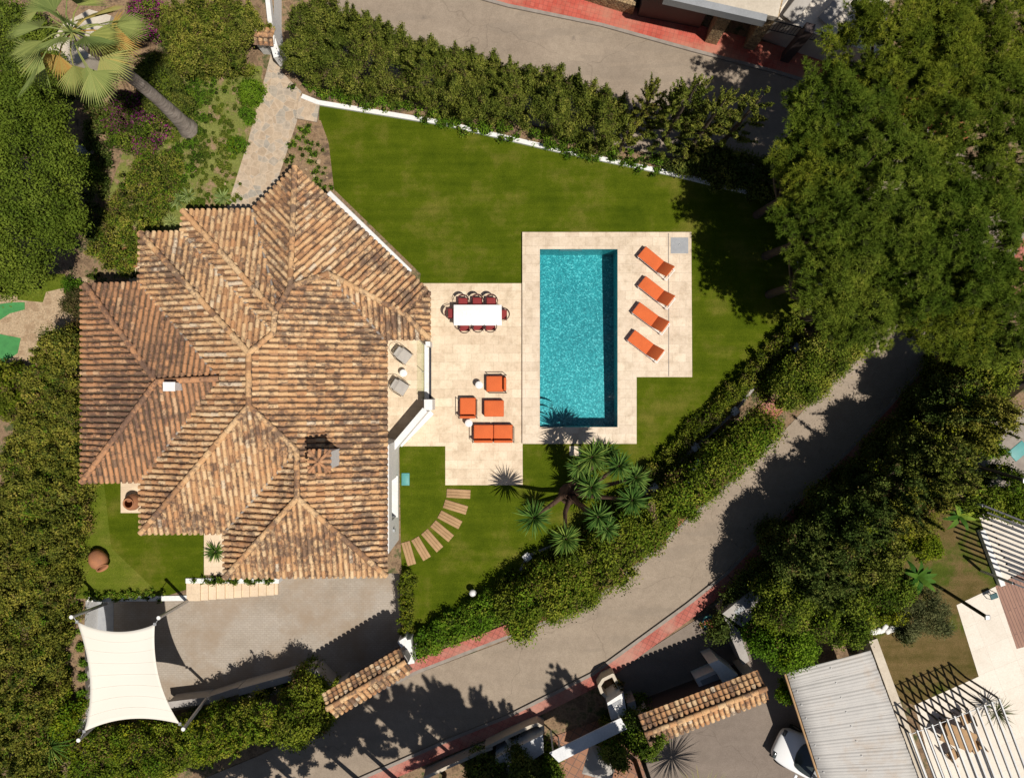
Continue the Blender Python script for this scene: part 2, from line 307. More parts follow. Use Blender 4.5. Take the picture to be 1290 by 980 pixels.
class MB:
    def __init__(s): s.v = []; s.f = []; s.mi = []; s.t = []; s.sm = []
    def add(s, vs, fs, mi=0, tint=.5, smooth=False):
        o = len(s.v); s.v += [tuple(v) for v in vs]
        for f in fs: s.f.append([i+o for i in f]); s.mi.append(mi); s.t.append(tint); s.sm.append(smooth)
    def box(s, c, size, rz=0, mi=0, tint=.5, top=1.0):
        hx, hy, hz = size[0]/2, size[1]/2, size[2]/2; ca, sa = math.cos(rz), math.sin(rz); vs = []
        for z, k in ((-hz, 1), (hz, top)):
            for x, y in ((-hx, -hy), (hx, -hy), (hx, hy), (-hx, hy)):
                x *= k; y *= k
                vs.append((c[0]+x*ca-y*sa, c[1]+x*sa+y*ca, c[2]+z))
        s.add(vs, [(3, 2, 1, 0), (4, 5, 6, 7), (0, 1, 5, 4), (1, 2, 6, 5), (2, 3, 7, 6), (3, 0, 4, 7)], mi, tint)
    def rbox(s, c, size, r=.03, rz=0, mi=0, rot=None, seg=3, puff=0):
        bm = bmesh.new(); bmesh.ops.create_cube(bm, size=1)
        for v in bm.verts: v.co = Vector((v.co.x*size[0], v.co.y*size[1], v.co.z*size[2]))
        bmesh.ops.bevel(bm, geom=list(bm.edges), offset=min(r, min(size)*.48), segments=seg, affect='EDGES', profile=.5)
        if puff:
            bmesh.ops.subdivide_edges(bm, edges=[e for e in bm.edges if e.calc_length() > .12], cuts=4, use_grid_fill=True)
            for v in bm.verts:
                if v.co.z > 0: v.co.z += puff*max(0, (1-(2*v.co.x/size[0])**2))*max(0, (1-(2*v.co.y/size[1])**2))
        mt = Matrix.Translation(c) @ (rot if rot is not None else Matrix.Rotation(rz, 4, 'Z'))
        bm.verts.index_update()
        s.add([mt @ v.co for v in bm.verts], [[v.index for v in f.verts] for f in bm.faces], mi, .5, True)
        bm.free()
    def prism(s, poly, z0, z1, mi=0, side=None):
        n = len(poly); a = sum(poly[i][0]*poly[(i+1) % n][1]-poly[(i+1) % n][0]*poly[i][1] for i in range(n))
        if a < 0: poly = poly[::-1]
        vs = [(p[0], p[1], z0) for p in poly]+[(p[0], p[1], z1) for p in poly]
        s.add(vs, [list(range(n, 2*n))], mi)
        s.add(vs, [[i, (i+1) % n, n+(i+1) % n, n+i] for i in range(n)]+[list(range(n-1, -1, -1))], mi if side is None else side)
    def sheet(s, poly, z, mi=0):
        n = len(poly); a = sum(poly[i][0]*poly[(i+1) % n][1]-poly[(i+1) % n][0]*poly[i][1] for i in range(n))
        if a < 0: poly = poly[::-1]
        s.add([(p[0], p[1], z) for p in poly], [list(range(n))], mi)
    def tube(s, pts, rad, n=8, mi=0, tint=.5, cap=True):
        pts = [Vector(p) for p in pts]
        if not isinstance(rad, (list, tuple)): rad = [rad]*len(pts)
        vs = []; fs = []; up = Vector((.13, .21, .97)).normalized()
        for i, p in enumerate(pts):
            d = (pts[min(i+1, len(pts)-1)]-pts[max(i-1, 0)]).normalized()
            a = d.cross(up)
            if a.length < .15: a = d.cross(Vector((1, 0, 0)))
            a.normalize(); b_ = d.cross(a)
            for k in range(n):
                t = 2*math.pi*k/n; vs.append(p+(a*math.cos(t)+b_*math.sin(t))*rad[i])
        for i in range(len(pts)-1):
            for k in range(n): fs.append((i*n+k, i*n+(k+1) % n, (i+1)*n+(k+1) % n, (i+1)*n+k))
        s.add(vs, fs, mi, tint, True)
        if cap: s.add(vs, [list(range(n))[::-1], list(range((len(pts)-1)*n, len(pts)*n))], mi, tint)
    def lathe(s, prof, n=24, c=(0, 0, 0), mi=0, mat=None):
        vs = []
        for r, z in prof:
            for k in range(n): vs.append(Vector((r*math.cos(2*math.pi*k/n), r*math.sin(2*math.pi*k/n), z)))
        if mat is not None: vs = [mat @ v for v in vs]
        vs = [v+Vector(c) for v in vs]
        fs = [(i*n+k, i*n+(k+1) % n, (i+1)*n+(k+1) % n, (i+1)*n+k) for i in range(len(prof)-1) for k in range(n)]
        s.add(vs, fs, mi, .5, True)
    def build(s, name, mats, parent=None, world=True, loc=None):
        """world=True: vertices are world coordinates; they are shifted to the parent's (or own) origin"""
        if not isinstance(mats, (list, tuple)): mats = [mats]
        me = bpy.data.meshes.new(name)
        off = Vector((0, 0, 0))
        if world:
            if parent is not None: off = world_loc(parent)
            elif loc is not None: off = Vector(loc)
            else:
                xs = [v[0] for v in s.v]; ys = [v[1] for v in s.v]; off = Vector(((min(xs)+max(xs))/2, (min(ys)+max(ys))/2, min(v[2] for v in s.v)))
        me.from_pydata([(v[0]-off.x, v[1]-off.y, v[2]-off.z) for v in s.v], [], s.f)
        for m_ in mats: me.materials.append(M[m_] if isinstance(m_, str) else m_)
        me.polygons.foreach_set('material_index', s.mi); me.polygons.foreach_set('use_smooth', s.sm)
        at = me.attributes.new('tint', 'FLOAT', 'FACE'); at.data.foreach_set('value', s.t)
        me.update()
        o = bpy.data.objects.new(name, me); COL.objects.link(o)
        if parent is not None: o.parent = parent
        elif world: o.location = off
        elif loc is not None: o.location = loc
        return o
def world_loc(o):
    v = Vector(o.location)
    while o.parent: o = o.parent; v += Vector(o.location)
    return v
def P(lst, z): return [tuple(W(x, y, z)[:2]) for x, y in lst]

POOLHOLE = [W(678, 540, 0)[:2], W(780, 540, 0)[:2], W(780, 312, 0)[:2], W(678, 312, 0)[:2]]
def keyhole(pl):
    n = len(pl); a = sum(pl[i][0]*pl[(i+1) % n][1]-pl[(i+1) % n][0]*pl[i][1] for i in range(n))
    if a < 0: pl = pl[::-1]
    hole = [tuple(p) for p in POOLHOLE][::-1]        # clockwise inside a counter-clockwise outline
    best = min(((i, j) for i in range(n) for j in range(4)), key=lambda t: (Vector(pl[t[0]])-Vector(hole[t[1]])).length)
    i, j = best
    return pl[:i+1]+[hole[(j+k) % 4] for k in range(4)]+[hole[j], pl[i]]+pl[i+1:]
def struct(name, poly, z, m, z0=None, side=None, hole=False):
    mb = MB(); pl = P(poly, z)
    if hole: pl = keyhole(pl)
    if z0 is None: mb.sheet(pl, z)
    else: mb.prism(pl, z0, z, 0, 1 if side else None)
    o = mb.build(name, [m]+([side] if side else []))
    return tag(o, kind='structure')

# ---------------------------------------------------------------- foliage engine (numpy)
def np_mesh(name, V, Fc, mats, mi, tint, parent=None, loc=(0, 0, 0)):
    """Fc: (n,4) or (n,3) index arrays list"""
    me = bpy.data.meshes.new(name)
    off = np.array(world_loc(parent) if parent is not None else loc)
    V = V-off
    me.vertices.add(len(V)); me.vertices.foreach_set('co', V.astype(np.float32).ravel())
    sizes = np.concatenate([np.full(len(f), f.shape[1]) for f in Fc]); idx = np.concatenate([f.ravel() for f in Fc])
    me.loops.add(len(idx)); me.loops.foreach_set('vertex_index', idx.astype(np.int32))
    me.polygons.add(len(sizes)); st = np.concatenate([[0], np.cumsum(sizes)[:-1]])
    me.polygons.foreach_set('loop_start', st.astype(np.int32)); me.polygons.foreach_set('loop_total', sizes.astype(np.int32))
    me.polygons.foreach_set('material_index', mi.astype(np.int32))
    for m_ in mats: me.materials.append(M[m_])
    at = me.attributes.new('tint', 'FLOAT', 'FACE'); at.data.foreach_set('value', tint.astype(np.float32))
    me.update(calc_edges=True)
    o = bpy.data.objects.new(name, me); COL.objects.link(o)
    if parent is not None: o.parent = parent
    else: o.location = loc
    return o
def unit(a): return a/np.maximum(np.linalg.norm(a, axis=-1, keepdims=True), 1e-9)

_ico = None
def ico():
    global _ico
    if _ico is None:
        bm = bmesh.new(); bmesh.ops.create_icosphere(bm, subdivisions=1, radius=1)
        _ico = (np.array([v.co[:] for v in bm.verts]), np.array([[v.index for v in f.verts] for f in bm.faces])); bm.free()
    return _ico

def foliage(name, blobs, mats, parent=None, loc=(0, 0, 0), leaf=.09, asp=.5, dens=260, rough=.35, needles=0,
            core=.64, mixw=None, upbias=.25):
    """blobs: array (n, 9): centre xyz, radii abc, axis xyz (c runs along axis).
    mats: [leaf, core, accent...]; mixw: share of leaves of each accent"""
    B = np.asarray(blobs, float)
    C, S, A = B[:, :3], B[:, 3:6], unit(B[:, 6:9])
    helper = np.where(np.abs(A[:, 2:3]) > .9, [[1., 0, 0]], [[0, 0, 1.]])
    X = unit(np.cross(helper, A)); Y = np.cross(A, X)
    area = 4*np.pi*((S[:, 0]*S[:, 1])**1.6/3+(S[:, 0]*S[:, 2])**1.6/3+(S[:, 1]*S[:, 2])**1.6/3)**(1/1.6)
    cnt = np.maximum((area*dens*(.66)).astype(int), 6)
    bi = np.repeat(np.arange(len(B)), cnt); n = len(bi)
    d = unit(RNG.normal(size=(n, 3)))
    down = (X[bi]*d[:, :1]+Y[bi]*d[:, 1:2]+A[bi]*d[:, 2:3])[:, 2] < -.25
    d[down] *= -1
    rad = 1+RNG.normal(size=(n, 1))*rough*.45-np.abs(RNG.normal(size=(n, 1)))*rough*.25
    loc_ = d*S[bi]*rad
    pts = C[bi]+X[bi]*loc_[:, :1]+Y[bi]*loc_[:, 1:2]+A[bi]*loc_[:, 2:3]
    nrm = d/S[bi]; nrm = unit(X[bi]*nrm[:, :1]+Y[bi]*nrm[:, 1:2]+A[bi]*nrm[:, 2:3])
    bt = RNG.random(len(B))[bi]
    if needles:
        k = needles; m = n*k
        p = np.repeat(pts, k, 0); nn = np.repeat(nrm, k, 0)
        dr = unit(nn*.55+RNG.normal(size=(m, 3))*.75+np.array([0, 0, .25]))
        sd = unit(np.cross(dr, RNG.normal(size=(m, 3))))
        ln = leaf*(.7+.6*RNG.random((m, 1))); w = leaf*asp
        V = np.concatenate([p-sd*w*.5, p+sd*w*.5, p+dr*ln+sd*w*.15, p+dr*ln-sd*w*.15], 1).reshape(-1, 3)
        Fq = np.arange(m*4).reshape(-1, 4)
        t = np.clip(.7*np.repeat(bt*.6+.4*RNG.random(n), k)+.3*RNG.random(m), 0, 1)
        acc = np.zeros(m, int)
    else:
        m = n
        tdir = unit(nrm*.2+RNG.normal(size=(m, 3))*.6+np.array([0, 0, upbias])+A[bi]*.3)
        ln_n = unit(nrm+RNG.normal(size=(m, 3))*.38+np.array([0, 0, .25]))
        sd = unit(np.cross(tdir, ln_n))
        ln = leaf*(.6+.8*RNG.random((m, 1))); w = ln*asp
        V = np.concatenate([pts-tdir*ln*.5, pts+sd*w*.5, pts+tdir*ln*.5, pts-sd*w*.5], 1).reshape(-1, 3)
        Fq = np.arange(m*4).reshape(-1, 4)
        t = np.clip(.58*bt+.42*RNG.random(m), 0, 1)
        acc = np.zeros(m, int)
        if mixw:
            # accents come in patches: chosen blob by blob, then leaf by leaf
            for j, w_ in enumerate(mixw):
                hot = (RNG.random(len(B)) < min(1, w_*3))[bi]
                acc[hot & (RNG.random(m) < .5)] = 2+j
    Vs = [V]; Fs = [Fq]; mi = [acc]; ts = [t]
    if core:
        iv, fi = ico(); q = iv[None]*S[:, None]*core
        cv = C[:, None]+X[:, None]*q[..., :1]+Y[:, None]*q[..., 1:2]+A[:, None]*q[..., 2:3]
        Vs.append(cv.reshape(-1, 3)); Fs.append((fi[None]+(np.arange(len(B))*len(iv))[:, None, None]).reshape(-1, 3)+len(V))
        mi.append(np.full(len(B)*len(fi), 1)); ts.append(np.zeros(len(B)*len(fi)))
    return np_mesh(name, np.concatenate(Vs), Fs, mats, np.concatenate(mi), np.concatenate(ts), parent, loc)

def spires(bl, n, hmin, hmax, r0=.16, lean=.15):
    # upright shoots rising above the upper blobs
    top = sorted(bl, key=lambda b_: -b_[2])[:max(n*3, 6)]
    out = []
    for b_ in random.sample(top, min(n, len(top))):
        h = random.uniform(hmin, hmax); m = 4; dx, dy = random.gauss(0, lean), random.gauss(0, lean)
        for k in range(m):
            f = (k+.5)/m; r = r0*(1.1-.75*f)
            out.append([b_[0]+dx*f*h, b_[1]+dy*f*h, b_[2]+b_[5]*.6+h*f, r, r, h/m*.75, dx, dy, 1])
    return bl+out
def blob(c, r, axis=(0, 0, 1), rz=None): return [c[0], c[1], c[2], r, r, rz or r, *axis]

def chain(out, p, ax, length, r0, m=6, tip=.35):
    # one tapering foliage plume built of overlapping blobs
    a = Vector(ax).normalized(); p = Vector(p); bend = Vector((random.gauss(0, .12), random.gauss(0, .12), .15))
    for k in range(m):
        f = (k+.5)/m; d = (a+bend*f).normalized(); r = r0*(1-(1-tip)*f)*random.uniform(.85, 1.12)*(.8 if k == 0 else 1)
        q = p+d*length*f
        out.append([q.x, q.y, q.z, r, r, length/m*.85, d.x, d.y, d.z])
def path_blobs(path, n, base, r0, r1, plume=0, side=None, edge=1.0, lean=.35):
    """path: (px,py,top height,width m) as seen at the top; blobs fill the hedge from base to top"""
    pts = [(W(px, py, h), w) for px, py, h, w in path]
    seg = [0]
    for i in range(len(pts)-1): seg.append(seg[-1]+(pts[i+1][0].xy-pts[i][0].xy).length)
    out = []
    for k in range(n):
        s_ = random.random()*seg[-1]
        i = max(j for j in range(len(seg)-1) if seg[j] <= s_); f = (s_-seg[i])/max(1e-6, seg[i+1]-seg[i])
        a, wa = pts[i]; b_, wb = pts[i+1]; p = a.lerp(b_, f); w = wa+(wb-wa)*f
        d = (b_.xy-a.xy).normalized(); nn = Vector((-d.y, d.x))
        u = random.uniform(-1, 1); top = p.z*1.0
        r = random.uniform(r0, r1)
        if random.random() < .68: z = top-r-abs(u)**3*(top-base)*.35*random.random()+random.gauss(0, .2)
        else: z = random.uniform(base+r*.6, top-r); u = math.copysign(random.uniform(.75, 1), u)
        off = u*(w/2-r*.5)
        x = p.x+nn.x*off+random.gauss(0, .08); y = p.y+nn.y*off+random.gauss(0, .08)
        if plume:
            z += random.gauss(0, .14)
            ax = (nn.x*u*lean+random.gauss(0, .22), nn.y*u*lean+random.gauss(0, .22), 1)
            out.append([x, y, z-r*.35, r*.92, r*.92, r*.8, 0, 0, 1])
            chain(out, (x, y, z-r*.3), ax, r*plume*1.7, r*.62, 4, .42)
        else: out.append([x, y, z, r, r, r*.85, 0, 0, 1])
    return out
def dome_blobs(c, rx, ry, rz, n, r0, r1, axis_out=0, fill=.25, plume=1.0):
    out = []
    for k in range(n):
        d = Vector((random.gauss(0, 1), random.gauss(0, 1), abs(random.gauss(0, 1))-.15)).normalized()
        q = random.uniform(.25, .8) if random.random() < fill else random.uniform(.82, 1.02)
        r = random.uniform(r0, r1)
        p = (c[0]+d.x*(rx-r*.6)*q, c[1]+d.y*(ry-r*.6)*q, c[2]+d.z*(rz-r*.6)*q)
        ax = (d.x*axis_out, d.y*axis_out, 1) if axis_out else (0, 0, 1)
        out.append([*p, r, r, r*plume, *ax])
    return out
def trunk_mb(base, tips, r, n=8):
    mb = MB()
    b_ = Vector(base)
    top = sum((Vector(t) for t in tips), Vector())/len(tips)
    k = Vector((b_.x+(top.x-b_.x)*.3, b_.y+(top.y-b_.y)*.3, b_.z+(top.z-b_.z)*.55))
    mb.tube([b_, b_.lerp(k, .5)+Vector((.06*r, .1*r, 0)), k], [r, r*.8, r*.62], n)
    for t in tips:
        t = Vector(t); m_ = k.lerp(t, .5)+Vector((random.gauss(0, .15), random.gauss(0, .15), .12))
        mb.tube([k-Vector((0, 0, .05)), m_, t], [r*.45, r*.3, r*.1], 6)
    return mb
def tree(name, base, blobs, mats, label, cat='tree', group=None, tr=.16, bark='bark', ntips=7, **kw):
    root = empty(name, base, label, cat, group)
    bl = random.sample(blobs, min(ntips, len(blobs)))
    trunk_mb(base, [(b_[0], b_[1], b_[2]-.1) for b_ in bl], tr).build('trunk', bark, root)
    foliage('crown', blobs, mats, root, **kw)
    return root
# ================================================================ SETTING
mb = MB(); mb.sheet(keyhole([(-400, -400), (0, -400), (400, -400), (400, 400), (-400, 400)]), GR-.02)
tag(mb.build('ground', 'soil'), kind='structure')
# raised garden platform (retaining sides in white plaster)
struct('garden_platform', [(-400, -400), (345, -400), (345, 60), (385, 112), (560, 152), (850, 214), (990, 250), (1018, 315), (1024, 395),
    (925, 520), (825, 620), (640, 748), (518, 806), (505, 806), (503, 722), (350, 722), (350, 733), (235, 733), (235, 756), (108, 756),
    (104, 840), (100, 905), (70, 1300), (-400, 1300)], 0, 'soil', GR-.5, 'white', hole=True)
struct('neighbour_platform', [(1097, 803), (1060, 720), (1150, 600), (1290, 490), (1700, 350), (1700, 1400), (1310, 1400), (1163, 985)], 0, 'soil', GR-.5, 'plaster2')
# roads
NL = [(350, -260), (392, -20), (420, 60), (560, 130), (800, 190), (960, 215), (1050, 250), (1105, 310), (1120, 370), (1085, 440), (1000, 530), (930, 600), (820, 700), (740, 764), (640, 806), (524, 849), (415, 906), (330, 950), (200, 1004), (60, 1070), (-200, 1200)]
NR = [(560, -260), (560, -22), (600, -2), (640, 9), (757, 33), (876, 66), (980, 93), (1100, 130), (1210, 190), (1290, 290), (1255, 360), (1146, 480), (1069, 565), (950, 684), (914, 721), (865, 760), (746, 847), (640, 900), (560, 932), (440, 985), (200, 1110)]
def strip_mb(a, b, z, mb=None, mi=0):
    mb = mb or MB(); n = len(a); A_ = P(a, z); B_ = P(b, z)
    for i in range(n-1): mb.add([(*A_[i], z), (*A_[i+1], z), (*B_[i+1], z), (*B_[i], z)], [(0, 1, 2, 3)], mi)
    return mb
n_ = len(NL)
tag(strip_mb(NL, NR, GR).build('road', 'road'), kind='structure')
def offset(pts, d):
    out = []
    for i, p in enumerate(pts):
        a = pts[max(i-1, 0)]; b_ = pts[min(i+1, len(pts)-1)]
        dx, dy = b_[0]-a[0], b_[1]-a[1]; l = math.hypot(dx, dy); out.append((p[0]-dy/l*d, p[1]+dx/l*d))
    return out
def pavement(name, line, w, m, kw=4):
    """line = kerb edge in px; the pavement lies on the side w (px, signed)"""
    sgn = 1 if w > 0 else -1
    mb = MB(); z = GR+.1; ln = P(line, GR)
    k2 = P(offset(line, kw*sgn), z); o2 = P(offset(line, w), z); l1 = P(line, z)
    for i in range(len(line)-1):
        mb.add([(*l1[i], z), (*l1[i+1], z), (*k2[i+1], z), (*k2[i], z)], [(0, 1, 2, 3)], 1)
        mb.add([(*k2[i], z), (*k2[i+1], z), (*o2[i+1], z), (*o2[i], z)], [(0, 1, 2, 3)], 0)
        mb.add([(*l1[i], z), (*l1[i+1], z), (*l1[i+1], GR-.02), (*l1[i], GR-.02)], [(0, 1, 2, 3)], 1)
    return tag(mb.build(name, [m, 'kerb']), kind='structure')
pavement('pavement', NR[:9], -34, 'redtile2')
pavement('pavement', NR[9:15], -32, 'redtile')
pavement('pavement', NR[14:], -19, 'redtile')
pavement('pavement', [(985, 545), (930, 600), (820, 700), (740, 764), (640, 804), (524, 849), (470, 877)], 17, 'redtile')
struct('pavement', [(925, 540), (970, 500), (992, 512), (955, 552)], GR+.104, 'redtile')
# driveway and forecourts
struct('driveway', [(106, 752), (520, 700), (512, 820), (420, 866), (300, 880), (170, 905), (104, 905)], GR+.012, 'cobble', )
struct('service_floor', [(112, 750), (143, 750), (143, 800), (112, 800)], GR+.02, 'concrete')
struct('forecourt', [(775, 845), (890, 772), (960, 790), (1030, 830), (1180, 1200), (860, 1200), (795, 920)], GR+.01, 'drive2')
# garden surfaces
struct('sloping_lawn', [(238, 70), (330, 84), (332, 100), (312, 180), (290, 262), (160, 330), (120, 290), (170, 150)], .004, 'weeds')
struct('left_yard', [(-150, 340), (110, 350), (110, 470), (60, 500), (-150, 520)], .004, 'sand')
struct('left_lawn', [(20, 345), (82, 345), (84, 362), (58, 368), (54, 381), (22, 378)], .008, 'lawn2')
struct('palm_yard', [(20, 0), (200, 0), (190, 110), (120, 200), (60, 190)], .006, 'bed')
struct('lawn', [(402, 132), (560, 158), (850, 222), (990, 258), (1010, 315), (1014, 395), (925, 505), (815, 612), (640, 740), (520, 800), (508, 800), (505, 690), (503, 555), (530, 345), (418, 236), (412, 180), (402, 152)], .006, 'lawn', hole=True)
struct('side_lawn', [(98, 600), (180, 600), (262, 660), (258, 735), (205, 752), (140, 690), (130, 600)], .008, 'lawn')
struct('side_lawn_rough', [(80, 598), (130, 600), (140, 690), (205, 752), (96, 754), (86, 700)], .007, 'lawn2')
struct('flower_bed', [(370, 152), (404, 152), (414, 180), (421, 240), (395, 250), (355, 225)], .009, 'bed')
struct('path', [(342, 66), (352, 72), (356, 92), (380, 116), (378, 122), (374, 153), (352, 220), (352, 280), (280, 280), (312, 180), (333, 100)], .014, 'flag')
struct('path_step', [(377, 121), (403, 128), (399, 154), (372, 149)], .12, 'flag', 0)
struct('hedge_bed', [(392, 118), (560, 142), (850, 205), (990, 240), (1000, 252), (850, 217), (560, 154), (386, 130)], .004, 'bed')
struct('terrace', [(486, 357), (657.4, 357), (658.5, 611), (561, 611), (561, 562), (486, 562)], .02, 'travertine', -.2)
struct('stepping_pad', [(717.5, 562), (731.5, 562), (731.5, 574), (717.5, 574)], .03, 'travertine2', -.1)
struct('side_paving', [(152, 600), (185, 600), (185, 646), (152, 646)], .03, 'stair', -.1)
struct('side_paving', [(257, 660), (286, 660), (286, 724), (257, 724)], .03, 'stair', -.1)
struct('side_paving', [(160, 330), (190, 330), (190, 365), (164, 365)], .03, 'stair', -.1)
# pool deck: frame of slabs round the basin
dz = .15
mb = MB()
def pr(mb, poly, z0, z1, mi=0): mb.prism(P(poly, z1), z0, z1, mi)
pr(mb, [(658, 292.5), (680, 292.5), (680, 559), (658, 559)], -.1, dz)
pr(mb, [(680, 292.5), (871, 292.5), (871, 314), (680, 314)], -.1, dz)
pr(mb, [(778, 314), (871, 314), (872, 475), (802, 475), (802, 559), (778, 559)], -.1, dz)
pr(mb, [(680, 538), (778, 538), (778, 559), (680, 559)], -.1, dz)
tag(mb.build('pool_deck', 'travertine2'), kind='structure')
mb = MB(); mb.prism(P([(841.4, 294), (842.6, 294), (843, 474), (841.8, 474)], dz), dz, dz+.003)
tag(mb.build('deck_joint', 'kerb'), kind='structure')
# pool: basin and water
x0, y1 = W(680, 314, dz)[:2]; x1, y0 = W(778, 538, dz)[:2]
pool = empty('swimming_pool', ((x0+x1)/2, (y0+y1)/2, dz), 'rectangular turquoise swimming pool with tiled lining and painted caustics in the stone deck', 'pool')
e = .004
mb = MB(); zt, zb1, zb0 = dz-.004, -1.45, -1.15
def wall(a, b_, za, zb_): mb.add([(a[0], a[1], zt), (b_[0], b_[1], zt), (b_[0], b_[1], zb_), (a[0], a[1], za)], [(0, 1, 2, 3)])
c00, c10, c11, c01 = (x0+e, y0+e), (x1-e, y0+e), (x1-e, y1-e), (x0+e, y1-e)
wall(c00, c10, zb0, zb0); wall(c10, c11, zb0, zb1); wall(c11, c01, zb1, zb1); wall(c01, c00, zb1, zb0)
mb.add([(*c00, zb0), (*c10, zb0), (*c11, zb1), (*c01, zb1)], [(0, 1, 2, 3)])
mb.build('basin', 'tile_caustics', pool)
mb = MB()
for k, (rr, zz) in enumerate(((1.25, -.75), (.95, -.42), (.62, -.12))):
    pl = [(x0+e*2, y0+e*2)]+[(x0+e*2+rr*math.cos(a), y0+e*2+rr*math.sin(a)) for a in [math.pi/2*j/14 for j in range(15)]]
    mb.prism(pl, -1.14+k*.001, zz)
mb.build('pool_steps', 'tile_caustics', pool)
mb = MB(); nx, ny = 60, 130; vs = []; fs = []
for j in range(ny+1):
    for i in range(nx+1):
        x = x0+.002+(x1-x0-.004)*i/nx; y = y0+.002+(y1-y0-.004)*j/ny
        z = dz-.07+.006*math.sin(x*5.1+y*2.3)+.005*math.sin(-x*3.7+y*6.9)+.004*math.sin(x*9+y*8.2)
        vs.append((x, y, z))
for j in range(ny):
    for i in range(nx): a = j*(nx+1)+i; fs.append((a, a+1, a+nx+2, a+nx+1))
mb.add(vs, fs, 0, .5, True)
mb.build('water_surface', 'water', pool)
mb = MB(); c = W(719, 314, -.05)
mb.box((c.x, y1-.03, -.02), (1.0, .03, .16)); mb.build('skimmer', 'concrete', pool)
# neighbour plots (bottom right)
struct('neighbour_lawn', [(1097, 803), (1085, 720), (1150, 600), (1235, 640), (1262, 735), (1205, 762), (1233, 852), (1152, 888), (1130, 880)], .006, 'lawn3')
struct('patio', [(1205, 762), (1262, 735), (1230, 640), (1400, 560), (1500, 1100), (1210, 1100), (1152, 888), (1233, 852)], .02, 'patio', -.1)
struct('decking', [(1254, 738), (1330, 700), (1350, 800), (1281, 817)], .03, 'deck', .01)
struct('neighbour_lane', [(1150, 560), (1400, 480), (1400, 640), (1240, 640)], .024, 'kerb', .01)
# bottom middle neighbour floor
struct('courtyard', [(690, 930), (800, 890), (830, 1100), (640, 1100)], GR+.014, 'brickfloor')
struct('green_floor', [(15, 381), (31, 381), (31, 390), (12, 395), (0, 403), (-60, 403), (-60, 391)], .02, 'greenfloor', 0)
struct('green_floor', [(-60, 415), (0, 421), (26, 426), (22, 445), (0, 460), (-60, 480)], .02, 'greenfloor', 0)

# ================================================================ HOUSE
EZ, SL = 3.0, .37
house = empty('villa', W(330, 480, 0), 'white villa under a large hipped roof of weathered clay tiles', 'house')
def E(px, py, z=EZ): return tuple(W(px, py, z)[:2])
body = [E(372, 226), E(531, 373), E(531, 420), E(466, 424), E(466, 556), E(489.6, 560), E(489.6, 566), ]
xe = E(489.6, 0)[0]                     # outer face of the east wall
wy0, wy1 = W(0, 650, .8).y, W(0, 601, .8).y
# outline with a niche for the east window
body += [(xe, wy1), (xe-.28, wy1), (xe-.28, wy0), (xe, wy0)]
body += [E(489.6, 697), E(476, 714), E(292, 716), E(290, 664), E(186, 664), E(186, 598), E(112, 598), E(112, 367), E(184, 366), E(186, 303), E(238, 301), E(240, 275), E(322, 274)]
mb = MB(); mb.prism(body, GR-.3, 2.9)
# wall below and above the window
mb.box((xe-.14, (wy0+wy1)/2, (GR+.8)/2), (.28, wy1-wy0, .8-GR)); mb.box((xe-.14, (wy0+wy1)/2, (2.1+2.9)/2), (.28, wy1-wy0, .8))
wall_o = mb.build('wall', 'white', house)
mb = MB(); yc = (wy0+wy1)/2
for y in (wy0+.03, yc, wy1-.03): mb.box((xe-.25, y, 1.45), (.05, .06, 1.3))
for z in (.83, 2.07): mb.box((xe-.25, yc, z), (.046, wy1-wy0, .06))
win = mb.build('window', 'white', house)
mb = MB(); mb.box((xe-.262, yc, 1.45), (.01, wy1-wy0-.01, 1.28)); mb.build('pane', 'glass', win)
mb = MB(); mb.box((xe-.08, yc, .785), (.3, wy1-wy0+.1, .045)); mb.build('sill', 'white', win)
# ledge at the foot of the wall and wall lamp
mb = MB(); mb.box((xe+.04, W(0, 668, 1.8).y, 1.75), (.09, .12, .2)); mb.build('wall_lamp', 'metalgrey', house)
# awning box along the north east eave
a, b_ = W(414, 243, 2.75), W(517, 343, 2.75)
d = (b_-a).normalized(); mid = (a+b_)/2; nrm = Vector((-d.y, d.x, 0))
mb = MB(); mb.rbox(mid, ((b_-a).length, .22, .2), .04, math.atan2(d.y, d.x)); aw = mb.build('awning_box', 'white', house)

